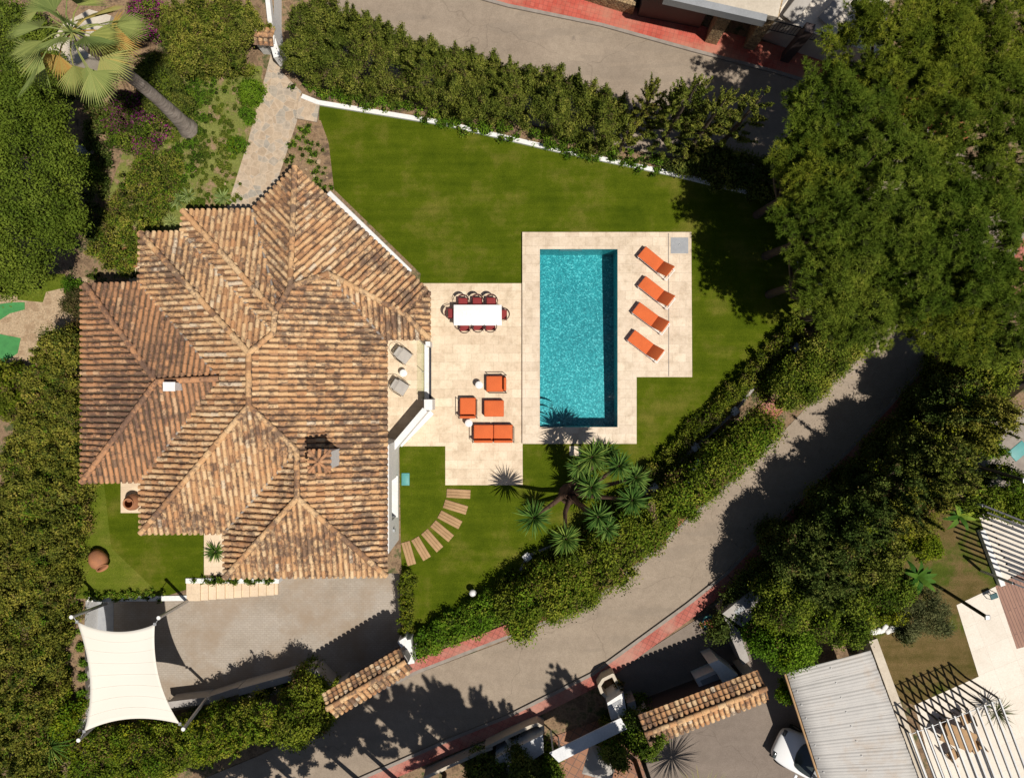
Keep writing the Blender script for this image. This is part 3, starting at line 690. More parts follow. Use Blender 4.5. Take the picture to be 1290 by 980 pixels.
# ---- roof
tc = {}
def plane_of(A, B_, cen):
    A = Vector(E(*A)); B_ = Vector(E(*B_)); d = (B_-A).normalized(); n = Vector((-d.y, d.x))
    if (Vector(E(*cen))-A).dot(n) < 0: n = -n
    return A, d, n
def hit(px, py, A, n, s=SL):
    q = Vector(((px-645)/F, (490-py)/F)); z = (EZ+H*s*q.dot(n)-s*A.dot(n))/(1+s*q.dot(n))
    return W(px, py, z)
roof = None
ROWW, TL = .235, .34
def tile_plane(poly, eave, mats, cov=(.15, 1.0), kind=0):
    cen = (sum(p[0] for p in poly)/len(poly), sum(p[1] for p in poly)/len(poly))
    A, d, n = plane_of(*eave, cen)
    pts = [hit(x, y, A, n) for x, y in poly]
    under = MB(); under.sheet([(p.x, p.y) for p in pts], 0)
    und = [(x, y, EZ+SL*((Vector((x, y))-A).dot(n))-.05) for x, y, z in under.v]; under.v = und
    # lower skin so the roof has thickness
    k = len(und); und2 = [(x, y, z-.12) for x, y, z in und]
    under.add(und+und2, [[i, (i+1) % k, k+(i+1) % k, k+i] for i in range(k)]+[list(range(2*k-1, k-1, -1))])
    pl = [((p.xy-A).dot(d), (p.xy-A).dot(n)) for p in pts]
    amin, amax = min(p[0] for p in pl), max(p[0] for p in pl)
    def spans(a):
        xs = []
        for i in range(len(pl)):
            (a0, b0), (a1, b1) = pl[i], pl[(i+1) % len(pl)]
            if (a0 <= a) != (a1 <= a): xs.append(b0+(b1-b0)*(a-a0)/(a1-a0))
        xs.sort(); return [(xs[i], xs[i+1]) for i in range(0, len(xs)-1, 2)]
    n3 = Vector((n.x, n.y, SL)).normalized(); d3 = Vector((d.x, d.y, 0)); up3 = d3.cross(n3)
    if up3.z < 0: up3 = -up3
    mb = MB(); K = 7; a = amin+ROWW*.5*((amax-amin) % ROWW)/ROWW+.05; row = 0
    while a < amax:
        for which in (0, 1):      # covers, channels
            aa = a+(ROWW/2 if which else 0)
            for lo, hi in spans(aa):
                lo -= .04 if lo < .25 else 0
                if hi-lo < .06: continue
                b0 = lo-(random.uniform(0, TL) if lo > .3 else 0)
                bias = random.gauss(0, .1)
                while b0 < hi:
                    s0 = max(b0, lo); s1 = min(b0+TL+.05, hi)
                    if s1-s0 < .03: b0 += TL; continue
                    j = random.gauss(0, .009); tw = random.gauss(0, .011); r0 = .086 if not which else .085; r1 = .074 if not which else .095
                    lift0 = .036 if not which else -.012; lift1 = .01 if not which else -.03
                    t = random.random()
                    t = .36+.5*t
                    if random.random() < .06: t = random.uniform(.05, .3)
                    t = min(1, max(0, t+bias))
                    vs = []
                    for (bb, r, lf, jj) in ((s0, r0, lift0, j), (s1, r1, lift1, j+tw)):
                        base = Vector((A.x+d.x*(aa+jj)+n.x*bb, A.y+d.y*(aa+jj)+n.y*bb, EZ+SL*bb))
                        for q in range(K):
                            th = math.pi*q/(K-1)
                            if which: off = d3*(r*math.cos(th))+up3*(-.75*r*math.sin(th)+.045+lf)
                            else: off = d3*(r*math.cos(th))+up3*(.95*r*math.sin(th)+lf)
                            vs.append(base+off)
                        if not which and bb == s0:
                            pass
                    fs = [(q, q+1, K+q+1, K+q) for q in range(K-1)]
                    mb.add(vs, fs, which, t, True)
                    if not which:   # clay thickness at the lower end
                        inner = [vs[q]*1 for q in range(K)]
                        base = Vector((A.x+d.x*(aa+j)+n.x*s0, A.y+d.y*(aa+j)+n.y*s0, EZ+SL*s0+.0))
                        inner = [base+(v-base)*.8 for v in vs[:K]]
                        mb.add(vs[:K]+inner, [(q+1, q, K+q, K+q+1) for q in range(K-1)], which, t*.6)
                    b0 += TL
        a += ROWW; row += 1
    return under, mb
T = (372, 211)
V = dict(a=(366, 362), b=(414, 345), c=(510, 396), d=(541, 368), e=(541, 427), f=(483, 427), g=(487, 430), h=(487, 725), i=(375, 627), j=(374, 567),
         k=(314, 511), l=(314, 445), m=(345, 420), n=(347, 393), o=(350, 386), p=(318, 265), q=(231, 266), r=(229, 293), s=(177, 294), t=(176, 357),
         u=(276, 477), v=(198, 481), w=(108, 359), x=(104, 359), y=(104, 607), z=(177, 606), A=(178, 671), B=(282.5, 671), C=(283.5, 727))
v_ = V
eW = (v_['s'], (v_['s'][0], 671)); eE = ((487, 430), (487, 725))
planes = [
 ([T, v_['d'], v_['c'], v_['b'], v_['a']], (T, v_['d']), 0),
 ([v_['d'], v_['e'], v_['c']], ((541, 368), (541, 427)), 0),
 ([v_['b'], v_['c'], v_['e'], v_['f']], ((483, 427), (541, 427)), 0),
 ([v_['a'], v_['b'], v_['f'], (487, 427), v_['h'], v_['i'], v_['j'], v_['k'], v_['l'], v_['m'], v_['n']], eE, 0),
 ([v_['i'], v_['h'], v_['C']], (v_['C'], (487, 727)), 0),
 ([v_['j'], v_['i'], v_['C'], v_['B']], ((282.5, 671), (282.5, 727)), 0),
 ([v_['k'], v_['j'], v_['B'], v_['A']], (v_['A'], v_['B']), 0),
 ([v_['l'], v_['k'], v_['A'], v_['z'], v_['u'], v_['t'], v_['s']], ((177, 294), (177, 671)), 0),
 ([v_['w'], v_['t'], v_['u'], v_['v']], ((104, 359), (176, 359)), 1),
 ([v_['x'], v_['w'], v_['v'], v_['y']], ((104, 359), (104, 607)), 1),
 ([v_['v'], v_['u'], v_['z'], v_['y']], ((104, 607), (178, 607)), 1),
 ([v_['s'], v_['r'], v_['m'], v_['l']], ((178, 293.5), (229, 293.5)), 0),
 ([v_['r'], v_['q'], v_['n'], v_['m']], ((230, 293), (230, 266)), 0),
 ([v_['q'], v_['p'], v_['o'], v_['n']], ((231, 265.5), (318, 265.5)), 0),
 ([v_['p'], T, v_['a'], v_['n'], v_['o']], (v_['p'], T), 0),
]
unders = MB(); built = []
for poly, eave, kd in planes:
    u_, t_ = tile_plane(poly, eave, None)
    o0 = len(unders.v); unders.v += u_.v
    for f_ in u_.f: unders.f.append([i+o0 for i in f_]); unders.mi.append(0); unders.t.append(.5); unders.sm.append(False)
    built.append((t_, kd))
roof = unders.build('roof', 'under', house)
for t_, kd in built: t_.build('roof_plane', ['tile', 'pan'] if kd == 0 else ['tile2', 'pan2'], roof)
def ridge(pts, mi=0):
    """pts: 3-D points from low to high"""
    mb = MB(); K = 8
    for i in range(len(pts)-1):
        a, b_ = Vector(pts[i]), Vector(pts[i+1]); L_ = (b_-a).length; dr = (b_-a).normalized(); sd = dr.cross(Vector((0, 0, 1))).normalized(); up = sd.cross(dr)
        n = max(1, round(L_/.36)); st = L_/n
        mb.add([a-sd*.13-up*.02, a+sd*.13-up*.02, b_+sd*.13-up*.02, b_-sd*.13-up*.02, a-sd*.1+up*.07, a+sd*.1+up*.07, b_+sd*.1+up*.07, b_-sd*.1+up*.07],
               [(4, 5, 6, 7), (0, 1, 5, 4), (2, 3, 7, 6), (1, 2, 6, 5), (3, 0, 4, 7)], 1)
        for k in range(n):
            t = random.uniform(.35, .8) if random.random() > .12 else .1
            vs = []
            for s_, r, lf in ((k*st, .128, .05), ((k+1)*st+.05, .108, .025)):
                c = a+dr*min(s_, L_+.03)+up*lf+sd*random.gauss(0, .006)
                for q in range(K): th = math.pi*q/(K-1); vs.append(c+sd*r*math.cos(th)+up*r*.85*math.sin(th))
            mb.add(vs, [(q, q+1, K+q+1, K+q) for q in range(K-1)], 0, t, True)
            mb.add(vs[:K], [list(range(K))], 1)
    return mb
def h3(key, pi):
    poly, eave, _ = planes[pi]; cen = (sum(p[0] for p in poly)/len(poly), sum(p[1] for p in poly)/len(poly))
    A, d, n = plane_of(*eave, cen); p = V[key] if isinstance(key, str) else key
    v = hit(*p, A, n); v.z += .04; return v
RD = [[h3(T, 0), h3('a', 0)], [h3('a', 3), h3('n', 3), h3('m', 3), h3('l', 3)], [h3('k', 3), h3('l', 3)], [h3('h', 3), h3('i', 3)], [h3('i', 3), h3('j', 3)], [h3('j', 3), h3('k', 3)],
      [h3('C', 4), h3('i', 4)], [h3('A', 7), h3('k', 7)], [h3('s', 7), h3('l', 7)], [h3('q', 12), h3('n', 12)], [h3('b', 0), h3('a', 0)],
      [h3('e', 1), h3('c', 1), h3('b', 0)]]
for r_ in RD: ridge(r_).build('ridge_tiles', ['tile', 'under'], roof)
for r_ in ([h3('w', 9), h3('v', 9)], [h3('y', 10), h3('v', 10)], [h3('v', 10), h3('u', 10)]): ridge(r_).build('ridge_tiles', ['tile2', 'under'], roof)
# valley gutters, narrow mortar bands
for a_, b_, p1 in (('r', 'm', 12), ('t', 'u', 7), ('z', 'u', 7), ('B', 'j', 5), ('f', 'b', 3), ('p', 'o', 14)):
    a = h3(a_, p1); b2 = h3(b_, p1); dr = (b2-a).normalized(); sd = dr.cross(Vector((0, 0, 1))).normalized()
    mb = MB(); mb.tube([a-Vector((0, 0, .0)), a.lerp(b2, .5), b2], .055, 6); mb.build('valley_mortar', 'kerb', roof)
# chimneys
ch = MB(); c = W(405, 580, 5.35)
ch.box((c.x, c.y, 4.55), (.66, .66, 1.75)); ch.box((c.x, c.y, 5.38), (.72, .72, .06)); 
cho = ch.build('chimney', 'white', house)
capm = MB(); cx, cy = W(404.5, 581.5, 5.75)[:2]
for q in range(4): capm.box((c.x+(.26 if q % 2 else -.26), c.y+(.26 if q > 1 else -.26), 5.5), (.12, .12, .2))
capm.add([(c.x-.4, c.y-.4, 5.62), (c.x+.4, c.y-.4, 5.62), (c.x+.4, c.y+.4, 5.62), (c.x-.4, c.y+.4, 5.62), (c.x, c.y, 5.86)], [(0, 1, 4), (1, 2, 4), (2, 3, 4), (3, 0, 4), (3, 2, 1, 0)], 1)
def tilebar(mb, a, b_, r, mi=0, t=.6):
    a, b_ = Vector(a), Vector(b_); dr = (b_-a).normalized(); sd = dr.cross(Vector((0, 0, 1))).normalized(); up = sd.cross(dr); K = 6; vs = []
    for c_, rr in ((a, r), (b_, r*.8)):
        for q in range(K): th = math.pi*q/(K-1); vs.append(c_+sd*rr*math.cos(th)+up*rr*math.sin(th))
    mb.add(vs, [(q, q+1, K+q+1, K+q) for q in range(K-1)]+[list(range(K))], mi, t, True)
for k in range(-1, 2):
    for ang in range(4):
        ca, sa = math.cos(ang*math.pi/2), math.sin(ang*math.pi/2)
        o_ = k*.24; tip = .02
        a = (c.x+(.43*ca-o_*sa), c.y+(.43*sa+o_*ca), 5.62); l = abs(k)*.26
        b2 = (c.x+(l*ca-o_*sa*(.9 if k else 1)), c.y+(l*sa+o_*ca*.9), 5.86-.24*l/.4 if k else 5.87)
        tilebar(capm, a, b2, .075, 0, random.uniform(.4, .9))
for ang in range(4):
    ca, sa = math.cos(ang*math.pi/2+math.pi/4), math.sin(ang*math.pi/2+math.pi/4)
    tilebar(capm, (c.x+.58*ca, c.y+.58*sa, 5.63), (c.x, c.y, 5.89), .07, 0, random.uniform(.3, .8))
capm.build('chimney_cap', ['tile2', 'under'], cho)
ch = MB(); c = W(214.5, 487, 5.0); ch.box((c.x, c.y, 4.6), (.42, .3, .95)); ch.box((c.x, c.y, 5.09), (.47, .35, .05))
cho2 = ch.build('chimney', 'white', house)
ch = MB(); ch.box((c.x-.34, c.y+.02, 4.35), (.2, .36, .5)); ch.build('chimney_flashing', 'plaster2', cho2)

# ---- porch on the east side: parapet, pillar, glass rail
porch = empty('porch_parapet', W(520, 545, 0), 'angled white parapet wall closing the covered porch beside the villa', 'wall')
mb = MB(); hp = 1.3
# centre line of the diagonal: from top px
a = W(493, 566, hp); b_ = W(535.5, 516, hp)
def wall_seg(mb, a, b_, th, z0, z1, mi=0):
    a = Vector(a).xy; b_ = Vector(b_).xy; d = (b_-a).normalized(); n = Vector((-d.y, d.x))*th/2
    mb.prism([tuple(a+n), tuple(b_+n), tuple(b_-n), tuple(a-n)], z0, z1, mi)
wall_seg(mb, a, b_, .26, 0, hp); mb.build('parapet_wall', 'white', porch)
mb = MB(); p = W(539.5, 510, hp+.02); mb.box((p.x, p.y, (hp+.02)/2), (.36, .46, hp+.02)); mb.build('pillar', 'white', porch)
mb = MB(); wall_seg(mb, W(503, 560, .18), W(543.5, 518.5, .18), .3, 0, .16); mb.build('ledge', 'white', porch)
rail = empty('glass_balustrade', W(537, 468, 0), 'low white sill with tinted glass panels between porch and terrace', 'balustrade')
mb = MB(); y0_, y1_ = W(0, 504, .1).y, W(0, 433, .1).y; xx = W(537.5, 0, .1).x
mb.box((xx, (y0_+y1_)/2, .06), (.2, y1_-y0_, .12)); mb.build('sill_wall', 'white', rail)
mb = MB(); xg = W(534, 0, .1).x
mb.box((xg, (y0_+y1_)/2, .5), (.012, y1_-y0_-.05, .96)); mb.build('glass_panel', 'pane', rail)
mb = MB()
for y in (y0_+.03, (y0_+y1_)/2, y1_-.03): mb.tube([(xg, y, .02), (xg, y, 1.0)], .012, 6)
mb.build('rail_post', 'metalgrey', rail)
mb = MB(); xt = W(541.3, 0, .02).x; mb.box((xt+.03, (W(0, 503, 0).y+W(0, 438, 0).y)/2, .035), (.09, W(0, 438, 0).y-W(0, 503, 0).y, .03)); mb.build('door_track', 'darkmetal', rail)
mb = MB(); mb.box((xt+.03, W(0, 434, .6).y-.0, .55), (.2, .2, 1.1)); mb.build('end_pillar', 'white', rail)

# ---- steps from the driveway
steps = empty('stone_steps', W(290, 745, GR), 'flight of cream stone steps rising from the driveway beside the villa', 'steps')
ys = W(0, 748, GR).y; yn = W(0, 734, 0).y
xl = W(235, 0, 0).x; x = xl; zs = 0.02
tops = [252, 262, 272, 283, 294, 304, 314, 325, 335, 345, 350]
mb = MB(); zz = 0.02; px0 = 235
for k, t in enumerate(tops):
    xr = (t-645)*(H-zz)/F
    mb.prism([(x, ys), (xr, ys), (xr, yn), (x, yn)], GR-.05, zz); x = xr; zz -= 1.2/len(tops)
mb.build('flight', 'stair', steps)
mb = MB(); mb.prism([(xl, yn), (W(352, 0, 0).x, yn), (W(352, 0, 0).x, yn+.22), (xl, yn+.22)], GR, .1); mb.build('stringer_wall', 'white', steps)
wl = MB(); wl.prism(P([(110, 752), (235, 750), (235, 756.5), (110, 758)], .06), GR, .06)
tag(wl.build('retaining_wall', 'white'), 'low white retaining wall under the side lawn by the driveway', 'wall')
# ================================================================ FURNITURE
def at(px, py, z=0): v = W(px, py, z); return (v.x, v.y)
def pang(dx, dy): return math.atan2(-dy, dx)     # pixel direction -> world angle
# ---- dining set
tz = .75
a = W(571.5, 384, tz); b_ = W(632, 410, tz); cx, cy = (a.x+b_.x)/2, (a.y+b_.y)/2; tw, td = b_.x-a.x, a.y-b_.y
GZ = .021
tb = empty('dining_table', (cx, cy, GZ), 'long rectangular white dining table on the stone terrace', 'table')
mb = MB(); mb.rbox((0, 0, tz-GZ-.02), (tw, td, .04), .01); mb.build('tabletop', 'tabletop', tb, False)
for sx in (-1, 1):
    for sy in (-1, 1):
        mb = MB(); mb.box((sx*(tw/2-.08), sy*(td/2-.08), .34), (.06, .06, .68)); mb.build('leg', 'brownmetal', tb, False)
mb = MB(); mb.box((0, td/2-.08, .66), (tw-.2, .04, .06)); mb.box((0, -td/2+.08, .66), (tw-.2, .04, .06)); mb.build('apron', 'brownmetal', tb, False)
def make_chair(label):
    t = empty('dining_chair', (0, 0, 0), label, 'chair', 'red chairs around the white dining table')
    mb = MB(); mb.rbox((0, 0, .43), (.43, .43, .07), .03, puff=.015); mb.build('seat', 'burgundy', t, False)
    # curved rope back, open side at +y (towards table)
    mb = MB(); n = 22; K = []
    for i in range(n+1):
        th = math.pi+math.pi*i/n; K.append((.27*math.cos(th), -.02+.29*math.sin(th)))
    for k, z in enumerate((.62, .76)): mb.tube([(x*(1+.06*k), y*(1+.08*k), z-(.0 if 4 < i < n-4 else .02)) for i, (x, y) in enumerate(K)], .013, 6)
    mb.build('back_frame', 'brownmetal', t, False)
    mb = MB()
    for i in range(5, n-4):
        x, y = K[i]; x2, y2 = K[i+1]
        mb.add([(x, y, .50), (x2, y2, .50), (x2*1.06, y2*1.08, .76), (x*1.06, y*1.08, .76)], [(0, 1, 2, 3)])
        mb.add([(x*1.02, y*1.02, .50), (x2*1.02, y2*1.02, .50), (x2*1.08, y2*1.10, .76), (x*1.08, y*1.10, .76)], [(3, 2, 1, 0)])
    mb.build('backrest', 'burgundy', t, False)
    for sx in (-1, 1):
        for sy in (-1, 1):
            mb = MB(); mb.tube([(sx*.17, sy*.17, .42), (sx*.235, sy*.22, 0)], [.013, .01], 6); mb.build('leg', 'brownmetal', t, False)
        mb = MB(); mb.tube([(sx*.27, -.02, .74), (sx*.275, .16, .66), (sx*.235, .2, .42)], .012, 6); mb.build('arm', 'brownmetal', t, False)
    return t
base = make_chair('burgundy dining chair at the left end of the white table')
spots = [(563+2, 393.5, -90+180, None)]
defs = [(570.5, 395, -90, 'burgundy dining chair at the left end of the white table'),
        (583.5, 381.5, 180, 'burgundy dining chair on the lawn side, nearest the left end of the table'),
        (601.5, 381, 180, 'burgundy dining chair in the middle of the lawn side of the table'),
        (619, 381, 180, 'burgundy dining chair on the lawn side, nearest the right end of the table'),
        (632.5, 396.5, 90, 'burgundy dining chair at the right end of the white table'),
        (585.5, 411, 0, 'burgundy dining chair on the sofa side, nearest the left end of the table'),
        (602.5, 410, 0, 'burgundy dining chair in the middle of the sofa side of the table'),
        (618, 410, 0, 'burgundy dining chair on the sofa side, nearest the right end of the table')]
for i, (px, py, rz, lb) in enumerate(defs):
    o = base if i == 0 else dup(base, label=lb)
    v = W(px, py, .45); o.location = (v.x, v.y, GZ); o.rotation_euler = (0, 0, R(rz))
# ---- orange lounge seats
def seat(name, x0p, y0p, x1p, y1p, back, label, cat, group=None, split=1, zt=.42):
    a = W(x0p, y0p, zt); b_ = W(x1p, y1p, zt); w, d = b_.x-a.x, a.y-b_.y
    t = empty(name, ((a.x+b_.x)/2, (a.y+b_.y)/2, GZ), label, cat, group)
    fr = MB()
    for sx in (-1, 1):
        for sy in (-1, 1): fr.tube([(sx*(w/2-.04), sy*(d/2-.04), 0), (sx*(w/2-.04), sy*(d/2-.04), .24)], .018, 6)
    fr.box((0, 0, .2), (w-.04, d-.04, .05)); fr.build('frame', 'brownmetal', t, False)
    cw = w/split; bd = .13
    for k in range(split):
        cx_ = -w/2+cw*(k+.5)
        ox, oy, sw, sd = cx_, 0, cw-.015, d-.01
        if back == 'S': oy, sd = bd/2, d-bd
        if back == 'E': ox, sw = -bd/2, w-bd
        mb = MB(); mb.rbox((ox, oy, .31), (sw, sd, .2), .05, seg=4, puff=.025); mb.build('seat_cushion', 'orange', t, False)
        if back == 'S': mb = MB(); mb.rbox((cx_, -d/2+bd/2, .46), (cw-.03, bd-.01, .42), .05, seg=4); mb.build('back_cushion', 'orange', t, False)
        if back == 'E': mb = MB(); mb.rbox((w/2-bd/2, 0, .46), (bd-.01, d-.12, .42), .05, seg=4); mb.build('back_cushion', 'orange', t, False)
    if back:
        mb = MB(); q = .018
        # slim arm loops
        if back == 'S':
            for sx in (-1, 1): mb.tube([(sx*(w/2+.03), -d/2, 0), (sx*(w/2+.03), -d/2, .55), (sx*(w/2+.03), d/2-.12, .55), (sx*(w/2+.03), d/2-.12, 0)], q, 6)
        else:
            for sy in (-1, 1): mb.tube([(w/2, sy*(d/2+.03), 0), (w/2, sy*(d/2+.03), .55), (-w/2+.12, sy*(d/2+.03), .55), (-w/2+.12, sy*(d/2+.03), 0)], q, 6)
        mb.build('arm_frame', 'brownmetal', t, False)
    return t
seat('armchair', 612.5, 473.5, 638, 494, 'E', 'orange armchair nearest the dining table, its back towards the pool', 'armchair')
seat('armchair', 579, 501, 600, 527, 'S', 'orange armchair on the villa side of the square ottoman', 'armchair')
seat('ottoman', 609.5, 504, 635, 525, None, 'square orange ottoman without a back, between armchairs and sofa', 'ottoman')
seat('sofa', 596.5, 535, 646.5, 557.5, 'S', 'two seat orange sofa with two back cushions at the lawn end of the terrace', 'sofa', split=2)
def side_table(px, py, label, z=GZ, h=.46, r=.17, group=None):
    v = W(px, py, h); t = empty('side_table', (v.x, v.y, z), label, 'side table', group)
    mb = MB(); mb.lathe([(0, h), (r-.01, h), (r, h-.01), (r, h-.03), (0, h-.03)], 28); mb.build('tabletop', 'tabletop', t, False)
    mb = MB(); mb.lathe([(.02, h-.03), (.02, .02), (.13, .015), (.13, 0)], 20); mb.build('pedestal', 'tabletop', t, False)
side_table(603.5, 485, 'round white side table left of the armchair nearest the dining table')
side_table(590.5, 533, 'round white side table touching the corner of the orange sofa')
side_table(508, 470, 'round white side table between the two grey porch chairs', h=.42, r=.165)
# ---- porch chairs
def porch_chair(px, py, ang, label):
    v = W(px, py, .4); t = empty('porch_chair', (v.x, v.y, GZ), label, 'lounge chair', None, R(ang))
    # faces +x locally
    mb = MB(); mb.rbox((.08, 0, .34), (.56, .54, .09), .035, puff=.02); mb.build('seat_cushion', 'grey_fabric', t, False)
    mb = MB(); rot = Matrix.Rotation(R(-24), 4, 'Y'); mb.rbox((-.22, 0, .53), (.1, .46, .36), .045, rot=rot); mb.build('back_cushion', 'grey_fabric', t, False)
    mb = MB(); n = 20
    for k, (rr, z) in enumerate(((.42, .74), (.36, .3))):
        pts = [(.30, .31, z-.25 if k == 0 else z)]+[(-.05+rr*math.cos(th)*1.0, .31*math.sin(th)/1, z) for th in [math.pi*.5+math.pi*i/n for i in range(n+1)]]+[(.30, -.31, z-.25 if k == 0 else z)]
        mb.tube(pts, .012, 6)
    mb.build('wire_frame', 'darkmetal', t, False)
    mb = MB()
    for i in range(9):
        th = math.pi*.6+math.pi*.8*i/8
        mb.tube([(-.05+.42*math.cos(th), .31*math.sin(th), .74), (-.05+.34*math.cos(th), .29*math.sin(th), .3)], .004, 4)
    mb.build('rope_back', 'darkmetal', t, False)
    for sx in (-.28, .3):
        for sy in (-.27, .27):
            mb = MB(); mb.tube([(sx*.9, sy, .32), (sx*1.15, sy*1.1, 0)], [.012, .009], 6); mb.build('leg', 'darkmetal', t, False)
porch_chair(507, 447, -38, 'grey cushioned wire chair on the porch, the one nearer the dining table')
porch_chair(503, 487, -33, 'grey cushioned wire chair on the porch, the one nearer the angled parapet')
# ---- sun loungers
def make_lounger(label):
    t = empty('sun_lounger', (0, 0, 0), label, 'sun lounger', 'orange sun loungers beside the pool')
    w = .58; fl = 1.05; bl = .72; ba = R(48); z = .33
    mb = MB(); mb.rbox((fl/2, 0, z), (fl, w, .06), .025, seg=3, puff=.01); mb.build('seat_pad', 'orange', t, False)
    mb = MB(); rot = Matrix.Rotation(-ba, 4, 'Y')
    mb.rbox((fl+bl/2*math.cos(ba), 0, z+bl/2*math.sin(ba)), (bl, w, .05), .022, rot=rot); mb.build('backrest', 'orange', t, False)
    fr = MB(); tot = fl+.62
    for sy in (-1, 1): fr.box((tot/2, sy*(w/2-.008), z-.055), (tot, .025, .045))
    fr.box((.0, 0, z-.05), (.03, w, .045)); fr.box((tot, 0, z-.05), (.03, w+.05, .045)); fr.build('frame', 'tabletop', t, False)
    for x in (.08, tot-.06):
        for sy in (-1, 1):
            mb = MB(); mb.box((x, sy*(w/2+.012), (z-.05)/2), (.035, .025, z-.05)); mb.build('leg', 'tabletop', t, False)
    mb = MB()
    for sy in (-1, 1): mb.tube([(fl+.3, sy*.24, z+.28), (fl+.5, sy*.24, z-.06)], .01, 6)
    mb.build('back_support', 'metalgrey', t, False)
    return t
lg = make_lounger('orange sun lounger nearest the grey shower tray')
for i, (px, py, dx, dy, lb) in enumerate([(808.5, 316.5, 22.5, 18.6, None), (808.5, 354, 22.5, 17.6, 'orange sun lounger, second from the grey shower tray'),
        (801, 387, 24, 17.8, 'orange sun lounger, third from the grey shower tray'), (795, 422, 25, 19, 'orange sun lounger farthest from the grey shower tray, nearest the palms')]):
    o = lg if i == 0 else dup(lg, label=lb)
    v = W(px, py, dz+.35); o.location = (v.x, v.y, dz); o.rotation_euler = (0, 0, pang(dx, dy))
# shower tray
t = empty('shower_tray', W(856, 308.5, dz), 'square grey shower tray set in the corner of the pool deck', 'shower tray')
mb = MB(); mb.prism(P([(845, 299.5), (867, 299.5), (867, 319.5), (845, 319.5)], dz), dz+.002, dz+.012); mb.build('tray', 'concrete', t)
mb = MB()
mb.lathe([(0, .02), (.04, .02), (.045, .012)], 16, (0, 0, 0)); mb.build('drain', 'metalgrey', t, False)
# stepping slabs
for i, (px, py, an) in enumerate([(577.6, 621.9, 3), (573.8, 638.6, 17), (566.7, 654.5, 28), (556.9, 668.9, 40), (544.4, 680.8, 49), (530.3, 690.9, 59), (514.7, 697, 74)]):
    v = W(px, py, .05); mb = MB()
    L_, w_ = 1.07, .4
    for k in range(3): mb.rbox((0, (k-1)*w_/3, .025), (L_, w_/3-.006, .05), .008, seg=1)
    o = mb.build('stepping_slab', 'wood', None, False, loc=(v.x, v.y, .004)); o.rotation_euler = (0, 0, -R(an))
    nm = ['nearest the stone terrace', 'second from the stone terrace', 'third from the stone terrace', 'in the middle of the curved row', 'fifth from the stone terrace', 'last but one before the driveway', 'nearest the driveway'][i]
    tag(o, 'wooden stepping slab on the lawn, '+nm, 'stepping slab', 'wooden stepping slabs curving over the lawn')
mb = MB(); v = W(511, 603.5, 0); mb.rbox((0, 0, .03), (.36, .56, .05), .025, seg=3); mb.rbox((0, 0, .06), (.26, .44, .02), .008, seg=2)
tag(mb.build('pool_float', 'teal', None, False, loc=(v.x, v.y, .006)), 'small teal plastic tray lying on the lawn by the villa wall', 'tray')
# ---- terracotta jars
def jar(px, py, label, tilt=None, r=.34, h=.85, z=0.0):
    prof = [(.01, 0), (r*.55, 0), (r*.8, h*.18), (r*1.0, h*.45), (r*.93, h*.7), (r*.62, h*.9), (r*.55, h*.95), (r*.66, h*1.0), (r*.62, h*1.02), (r*.5, h*.97), (r*.5, h*.9), (r*.8, h*.65), (r*.85, h*.4), (.01, h*.06)]
    t = W(px, py, z); mt = None; zz = z
    if tilt is not None:
        mt = Matrix.Translation((0, 0, r*.98)) @ Matrix.Rotation(R(tilt), 4, 'Z') @ Matrix.Rotation(R(68), 4, 'Y') @ Matrix.Translation((0, 0, -h*.45))
    mb = MB(); mb.lathe(prof, 32, mat=mt)
    return tag(mb.build('clay_jar', 'terracotta', None, False, loc=(t.x, t.y, z)), label, 'jar')
jar(129, 702, 'bulbous terracotta jar lying tipped over on the side lawn', -50, .40, .92)
jar(172, 631, 'upright open mouthed terracotta jar on the pale paving beside the roof', None, .36, .8, .03)
# ---- shade sail and poles
HS = 2.65
sail = empty('shade_sail', W(160, 850, GR), 'large cream shade sail with curved edges stretched over the car space', 'shade sail')
cs = [W(97, 783, 2.55), W(195, 786, 2.75), W(226.5, 911.5, 2.55), W(106, 921, 2.7)]
n = 24; vs = []; fs = []
for j in range(n+1):
    for i in range(n+1):
        u, v = i/n, j/n
        su, sv = 4*u*(1-u), 4*v*(1-v)
        # pull each edge inwards along a parabola
        uu = u+(1-2*u)*.105*sv*(1 if True else 0); vv = v+(1-2*v)*.085*su
        p = (cs[0]*(1-uu)+cs[1]*uu)*(1-vv)+(cs[3]*(1-uu)+cs[2]*uu)*vv
        p.z -= .22*su*sv*.5
        vs.append(p)
for j in range(n):
    for i in range(n): a = j*(n+1)+i; fs.append((a, a+n+1, a+n+2, a+1))
mb = MB(); mb.add(vs, fs, 0, .5, True); o = mb.build('canopy', 'fabric', sail)
sm_ = o.modifiers.new('thickness', 'SOLIDIFY'); sm_.thickness = .008
mb = MB()
for seam in range(3, 24, 3):
    j = seam; mb.tube([vs[j*(n+1)+i]+Vector((0, 0, .004)) for i in range(n+1)], .005, 4)
mb.build('seam', 'fabric', sail)
pts_top = [W(90, 777, 2.75), W(200, 778, 3.0), W(231, 918, 2.75), W(99, 932, 2.75)]
bases = [W(134, 760, 0), W(236, 757, -.0), W(268, 869, GR), W(152, 884, GR)]
plb = ['at the upper left corner of the shade sail', 'beside the wide end of the stone steps', 'rising from the low driveway wall', 'at the lower left corner of the shade sail']
